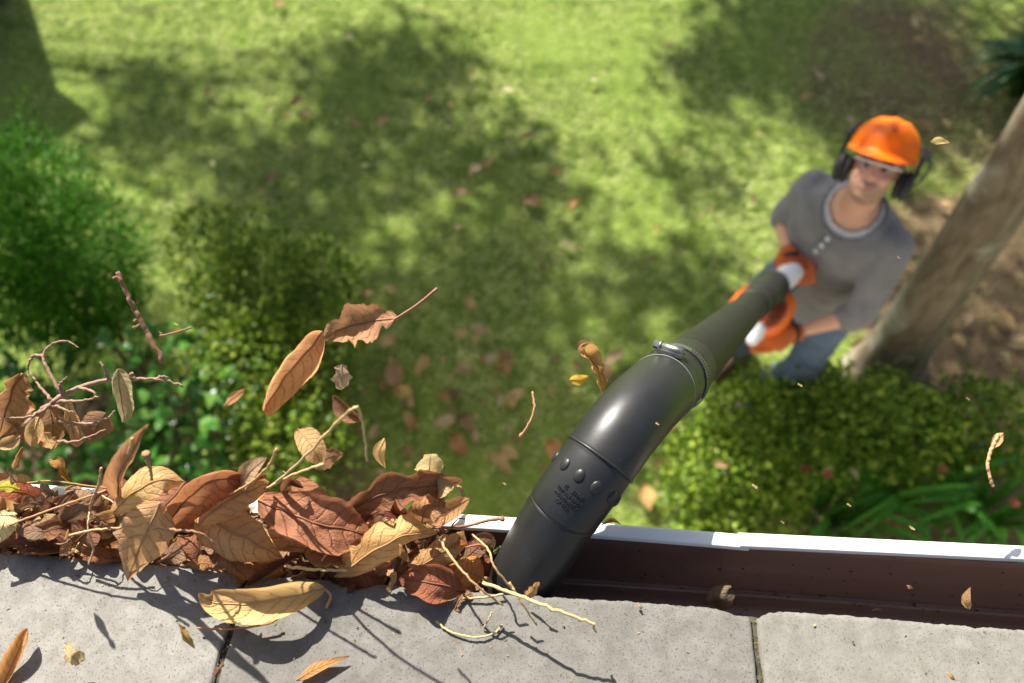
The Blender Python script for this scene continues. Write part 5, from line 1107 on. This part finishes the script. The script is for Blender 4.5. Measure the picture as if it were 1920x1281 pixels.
twig('straw with a broken end lying over the tile below the nozzle', [(905, 1092, 2.497), (975, 1118, 2.502), (1040, 1143, 2.506), (1100, 1165, 2.504), (1116, 1172, 2.503)], .0016, .0011, ST, branches=[[(1114, 1170, 2.503), (1113, 1178, 2.5), (1118, 1186, 2.497)]])
twig('thin straw crossing below the nozzle', [(955, 1092, 2.50), (975, 1125, 2.495), (1006, 1172, 2.484)], .0011, .0008, ST)
twig('straw leaning against the nozzle', [(885, 1002, 2.49), (915, 1030, 2.50), (928, 1065, 2.50), (965, 1110, 2.49)], .0009, .0010, (206, 170, 116))
twig('pale straw lying flat by the oval leaf', [(856, 1121, 2.476), (900, 1121, 2.478), (945, 1114, 2.478)], .0011, .001, (196, 170, 120))
twig('curved thin straw on the middle tile', [(818, 1165, 2.478), (845, 1185, 2.479), (890, 1195, 2.480), (925, 1188, 2.479), (943, 1172, 2.478)], .001, .0008, (206, 180, 128))
twig('short straw on the mossy spot of the middle tile', [(906, 1180, 2.478), (914, 1165, 2.482), (923, 1148, 2.485)], .0008, .0007, (206, 184, 140))
twig('brown twig at the end of the golden tile leaf', [(370, 1178, 2.482), (430, 1180, 2.484), (500, 1170, 2.484), (520, 1160, 2.484)], .0009, .0011, (170, 124, 84))
twig('stalk with swollen end lying across the white rim', [(812, 990, 2.485), (870, 987, 2.478), (915, 976, 2.474), (946, 972, 2.474)], .0010, .0018, (150, 104, 78), knob=1.7)
twig('pale straw under the large red-brown leaf', [(534, 1062, 2.492), (590, 1068, 2.496), (650, 1070, 2.49)], .0014, .0012, (206, 176, 128))
twig('long thin straw across the left litter', [(8, 988, 2.494), (70, 965, 2.506), (140, 940, 2.516), (198, 920, 2.52)], .0010, .0009, (190, 146, 100))
twig('pale straw over the left leaf scraps', [(130, 1004, 2.494), (175, 994, 2.50), (228, 990, 2.50)], .0012, .001, (206, 170, 120))
twig('upright straw at the left of the upright curled leaf', [(165, 975, 2.49), (172, 940, 2.51), (186, 905, 2.53), (190, 878, 2.54)], .0010, .0011, (206, 164, 112))
twig('upright thin stub above the upright curled leaf', [(240, 850, 2.57), (246, 835, 2.578), (248, 822, 2.584)], .001, .0011, (206, 164, 112))
twig('knobbed stalk standing behind the upright curled leaf', [(285, 900, 2.53), (282, 880, 2.545), (276, 862, 2.555), (274, 850, 2.56)], .001, .0018, (176, 134, 100), knob=2.0)
twig('brown stalk between hanging leaf and wide veined leaf', [(286, 990, 2.526), (330, 994, 2.526), (375, 1000, 2.522), (402, 1020, 2.515)], .0012, .0010, (176, 134, 96))
twig('thin stalk sloping below the big arched leaf', [(298, 1052, 2.49), (330, 1035, 2.50), (355, 1015, 2.505)], .0012, .0009, (156, 106, 76))
twig('broken pale straws in the left litter', [(168, 960, 2.50), (165, 990, 2.498), (175, 1030, 2.488), (166, 1058, 2.48)], .0008, .0009, (216, 190, 140))
twig('yellow straw arching behind the left rim', [(20, 912, 2.47), (90, 902, 2.48), (170, 912, 2.478), (235, 918, 2.47)], .0009, .0009, (170, 130, 76))
twig('thin curved twig in the air left of the nozzle', [(998, 735, .78), (1002, 765, .775), (992, 795, .775), (975, 820, .78)], .0011, .0014, (186, 140, 100), knob=1.6)
twig('brown stick with short side shoots in the air at the upper left', [(220, 510, .82), (242, 560, .825), (268, 608, .83), (305, 678, .835)], .0022, .0026, BR, branches=[[(228, 525, .82), (220, 520, .82), (213, 522, .82)], [(266, 605, .83), (258, 612, .83), (250, 614, .83)], [(262, 592, .83), (257, 600, .83), (252, 602, .83)]])
twig('short thin twig in the air right of the stick', [(300, 630, .84), (325, 625, .84), (360, 614, .84)], .0012, .0011, (150, 110, 80), branches=[[(304, 628, .84), (298, 622, .84), (303, 626, .84)]])
twig('twisted stalk in the air at the right over the bush', [(1872, 815, .72), (1860, 840, .72), (1852, 868, .72), (1856, 895, .72), (1862, 912, .72)], .0016, .0013, (226, 176, 126))
leaf('dry_leaf', 'tan scrap on the upper end of the twisted stalk', [(1880, 812, .72), (1868, 826, .72), (1858, 842, .72)], 18, (236, 184, 134), roll=20, cup=.6, jag=.06, shape='ovate', kcol=.72)
# bundle of forked twigs with leaves, thrown up at the left
GB = (160, 128, 106)
twig('forked twig bundle in the air at the left edge', [(50, 795, .76), (85, 765, .76), (130, 735, .765), (190, 715, .77), (250, 711, .775), (300, 712, .78), (345, 724, .785)], .0030, .0011, GB,
     branches=[[(118, 742, .763), (88, 690, .765), (82, 665, .768), (98, 645, .77), (125, 640, .77), (148, 652, .77)], [(84, 668, .768), (62, 668, .77), (52, 690, .772), (56, 700, .772)],
               [(100, 755, .76), (75, 725, .765), (55, 697, .77)], [(95, 760, .76), (60, 780, .75), (0, 786, .745)], [(70, 780, .76), (60, 800, .755), (58, 815, .75)],
               [(120, 740, .764), (112, 722, .76), (125, 708, .758)], [(150, 727, .765), (175, 735, .76), (180, 745, .758)], [(105, 752, .762), (150, 752, .758), (185, 744, .756)], [(100, 760, .76), (140, 775, .758)],
               [(110, 790, .765), (160, 795, .764), (200, 785, .765), (215, 770, .766)], [(90, 825, .765), (140, 828, .76), (200, 805, .76)], [(240, 711, .775), (248, 700, .77), (255, 715, .77)], [(205, 712, .77), (195, 690, .765), (188, 678, .765)], [(290, 712, .78), (305, 706, .78), (312, 708, .78)]])
HL('brown ragged leaf of the flying twig bundle, cut by the left edge', [(42, 700, .77), (25, 735, .765), (10, 780, .76), (-10, 830, .76)], 90, (172, 124, 86), roll=20, cup=.5, wave=.2, jag=.14, shape='oak')
HL('large brown leaf behind the left end of the twig bundle', [(35, 760, .80), (30, 800, .80), (20, 840, .80)], 80, (136, 96, 66), roll=-10, cup=-.4, wave=.2, jag=.1, shape='ovate')
HL('curled pale leaf hanging on the right of the twig bundle', [(222, 692, .74), (222, 720, .735), (228, 755, .735), (232, 792, .74)], 58, (190, 168, 132), roll=30, cup=1.0, wave=.2, jag=.06, shape='ovate', curl=.4)
HL('tan curl below the left end of the twig bundle', [(72, 782, .745), (62, 812, .74), (58, 838, .742)], 38, (216, 172, 116), roll=10, cup=1.0, wave=.15, jag=.03, shape='ovate')
HL('brown leaf in the middle of the twig bundle', [(92, 760, .775), (98, 795, .775), (90, 838, .78)], 52, (156, 110, 76), roll=-10, cup=.4, wave=.2, jag=.08, shape='half')
HL('light tan leaf strip hanging in the twig bundle', [(128, 752, .775), (132, 790, .775), (145, 838, .778)], 36, (196, 150, 110), roll=20, cup=.6, wave=.2, jag=.08, shape='scrap')
HL('dark tan leaf at the right of the twig bundle', [(198, 775, .79), (180, 800, .79), (168, 830, .79)], 52, (140, 100, 72), roll=0, cup=-.4, wave=.1, jag=.08, shape='ovate')
HL('tan scrap at the lower left tip of the twig bundle', [(42, 838, .745), (34, 855, .745), (26, 878, .748)], 18, (196, 146, 96), roll=20, cup=.8, jag=.12, shape='scrap')
HL('pale leaf lobe at the far left of the twig bundle', [(38, 818, .75), (18, 830, .75), (-8, 838, .75)], 28, (206, 166, 120), roll=0, cup=.5, jag=.06, shape='ovate')
HL('tan piece in the lower middle of the twig bundle', [(82, 812, .755), (90, 828, .755), (104, 832, .755)], 30, (210, 166, 112), roll=0, cup=.5, jag=.08, shape='scrap')
HL('blurred tan leaf in the air right of the broad-leaved shrub', [(420, 762, .95), (440, 745, .95), (462, 728, .95)], 20, (196, 140, 96), roll=20, cup=.4, shape='lance')

# ------------------------------------------------------------------ fallen leaves on the lawn
def flat_leaf_mesh(kind):
    LEAF_SEED[0] += 1; rng = np.random.default_rng(LEAF_SEED[0]); nu, nv = 9, 5; u = np.linspace(0, 1, nu); w = profile(kind, u, rng) * .5; V = []; UV = []
    for i in range(nu):
        for j in range(nv):
            v = -1 + 2 * j / (nv - 1); V.append((u[i] - .5, v * w[i] * .55 * (1 + .15 * rng.uniform(-1, 1)), .10 * math.sin(u[i] * 3.1) + .12 * v * v + .03 * rng.uniform(-1, 1))); UV.append((u[i], (v + 1) / 2))
    F = [(i * nv + j, i * nv + j + 1, (i + 1) * nv + j + 1, (i + 1) * nv + j) for i in range(nu - 1) for j in range(nv - 1)]
    me = mesh_pd(V, F, 'fallen'); uvl = me.uv_layers.new(name='blade'); idx = np.empty(len(me.loops), np.int32); me.loops.foreach_get('vertex_index', idx); uvl.data.foreach_set('uv', np.array(UV, np.float32)[idx].ravel()); return me
FM = [flat_leaf_mesh(k) for k in ('ovate', 'ellip', 'half', 'ovate', 'oak', 'lance')]
def fallen(px, py, L, col, label, group=None, ang=None, kind=None, z=.028, kcol=1.0):
    P = PZ(px, py, z); me = FM[kind if kind is not None else random.randrange(len(FM))]
    o = link_mesh('fallen_leaf', me, M_LEAF); o.location = P; s = L * depth_of(P) / FPX; o.scale = (s, s * random.uniform(.8, 1.15), s)
    o.rotation_euler = (random.uniform(-.35, .35), random.uniform(-.35, .35), R(ang) if ang is not None else random.uniform(0, 6.28)); c = srgb(*col, kcol); o.color = (*dusty((c[0] * .9, c[1] * 1.06, c[2] * .95), .08), 1); tag(o, label, 'leaf', group)
TAN = (214, 170, 120); BRN = (170, 124, 90); RST = (194, 132, 80); PALE = (232, 214, 164); PNK = (206, 170, 140); DRK = (120, 86, 62)
for px, py, L, c, lab in [
    (523, 8, 26, RST, 'brown leaf on the sunny lawn at the very top'), (655, 72, 26, PALE, 'pale leaf in the dappled shade near the top'), (557, 190, 28, BRN, 'upper brown leaf of a pair on the shaded lawn'), (575, 214, 28, BRN, 'lower brown leaf of a pair on the shaded lawn'),
    (806, 186, 26, RST, 'rust leaf on the edge of the long shadow'), (952, 170, 30, PALE, 'bright pale leaf on the sunny lawn in the upper middle'), (717, 229, 30, TAN, 'tan leaf standing out in the lawn shade'), (665, 236, 26, BRN, 'brown leaf left of the tan leaf in the lawn shade'),
    (686, 312, 20, PALE, 'small pale leaf on the middle lawn'), (893, 318, 36, PNK, 'large pinkish leaf on the middle lawn'), (918, 308, 30, TAN, 'tan leaf touching the large pinkish leaf'), (402, 307, 24, PALE, 'pale leaf on the left lawn'), (512, 335, 30, BRN, 'brown leaf on the left lawn'),
    (990, 258, 34, BRN, 'brown leaf right of the lawn centre'), (1043, 325, 28, RST, 'rust leaf right of the middle lawn'), (1075, 383, 28, RST, 'rust leaf in the shade right of the lawn centre'), (1000, 380, 46, BRN, 'long brown leaf in the lawn centre'), (865, 365, 34, BRN, 'flat brown leaf in the lawn centre'),
    (858, 428, 26, PNK, 'pinkish leaf below the flat brown leaf'), (1060, 458, 28, PALE, 'pale leaf in the sunlit grass patch'), (880, 570, 34, TAN, 'tan leaf right of the flying stalk'), (735, 545, 28, TAN, 'tan leaf above the flying torn leaf'), (690, 553, 26, BRN, 'brown leaf behind the flying torn leaf'),
    (1112, 148, 26, PALE, 'pale leaf on the sunny upper right lawn'), (1255, 88, 22, TAN, 'tan leaf at the edge of the upper right shade'), (1530, 143, 34, PNK, 'pinkish leaf in the upper right shade'), (1512, 185, 26, TAN, 'tan leaf above the hard hat to its left'), (1712, 45, 26, PALE, 'pale leaf in the top right shade'), (1722, 75, 26, TAN, 'tan leaf in the top right shade'),
    (795, 686, 44, TAN, 'tan leaf on the grass below the flying torn leaf'), (742, 706, 62, (196, 146, 104), 'large dull tan leaf left of the fallen tan leaf'), (757, 736, 44, (226, 180, 110), 'golden oval leaf on the shaded grass'), (835, 744, 30, RST, 'small red-brown leaf in the shaded grass'), (870, 692, 40, PNK, 'pinkish leaf in the shaded grass'),
    (945, 690, 46, RST, 'orange-brown leaf in the grass left of the curly leaf'), (920, 675, 40, PNK, 'pinkish leaf touching the orange-brown leaf'), (967, 743, 42, (226, 190, 150), 'pale oval leaf beside the flying curved twig'), (935, 872, 60, TAN, 'long tan leaf in the grass left of the nozzle'), (956, 850, 44, TAN, 'upper tan leaf in the grass left of the nozzle'),
    (860, 836, 62, RST, 'rust red leaf in the grass above the pile'), (770, 787, 40, TAN, 'tan leaf right of the flying bent straw'), (835, 795, 46, PNK, 'pinkish tan leaf in the middle of the fallen leaves'), (876, 797, 46, BRN, 'brown leaf in the middle of the fallen leaves'), (1040, 846, 52, RST, 'rust leaf touching the nozzle outline'),
    (1032, 903, 46, TAN, 'tan leaf just left of the nozzle bumps'), (1150, 672, 50, PNK, 'pinkish leaf behind the curly flying leaf'), (1135, 700, 40, BRN, 'brown leaf left of the elbow'), (1212, 935, 60, (226, 176, 110), 'golden leaf right of the nozzle sleeve'), (1240, 868, 40, TAN, 'tan leaf on the soil beside the right bush'),
    (1352, 872, 30, TAN, 'tan leaf caught on the right bush'), (1600, 890, 28, PNK, 'pinkish leaf caught in the strap leaves'), (725, 640, 40, TAN, 'tan leaf beside the flying torn leaf'), (850, 770, 26, BRN, 'small brown leaf between the fallen leaves'), (1840, 420, 60, TAN, 'tan leaf on the sunlit soil behind the tree'), (1880, 600, 50, TAN, 'tan leaf on the soil at the right edge'), (1250, 800, 44, RST, 'rust leaf in the gap right of the elbow')]:
    fallen(px, py, L, c, lab, z=(.62 if 'caught' in lab else .028))
CN = {TAN: 'tan', BRN: 'brown', RST: 'rust red', PNK: 'pinkish', DRK: 'dark brown', PALE: 'pale', (196, 160, 110): 'straw coloured'}
def strew(n, fx, fy, lo, hi, cols, what, spots):
    for k in range(n):
        x, y = fx(), fy(); L = random.uniform(lo, hi); c = random.choice(cols); w = [t for q, t in spots if x >= q][-1]; sz = 'tiny' if L < lo + (hi - lo) * .4 else ('small' if L < lo + (hi - lo) * .75 else 'curled')
        fallen(x, y, L, c, f'{sz} {CN[c]} leaf {what} {w}', f'{sz} {CN[c]} leaves {what} {w}')
strew(46, lambda: random.gauss(890, 150), lambda: random.gauss(760, 90), 14, 34, [TAN, BRN, RST, PNK, DRK, BRN], 'in the shaded grass', ((-9e9, 'behind the pile'), (820, 'above the right end of the pile'), (940, 'left of the nozzle')))
strew(46, lambda: random.uniform(380, 1450), lambda: random.uniform(120, 620), 8, 20, [TAN, BRN, RST, PALE, DRK], 'on the open lawn', ((-9e9, 'at the left'), (700, 'in the middle'), (1050, 'at the right')))
strew(50, lambda: random.uniform(1560, 1915), lambda: random.uniform(220, 680), 14, 34, [TAN, BRN, PNK, (196, 160, 110)], 'on the bare soil', ((-9e9, 'behind the man'), (1740, 'beside the tree trunk')))
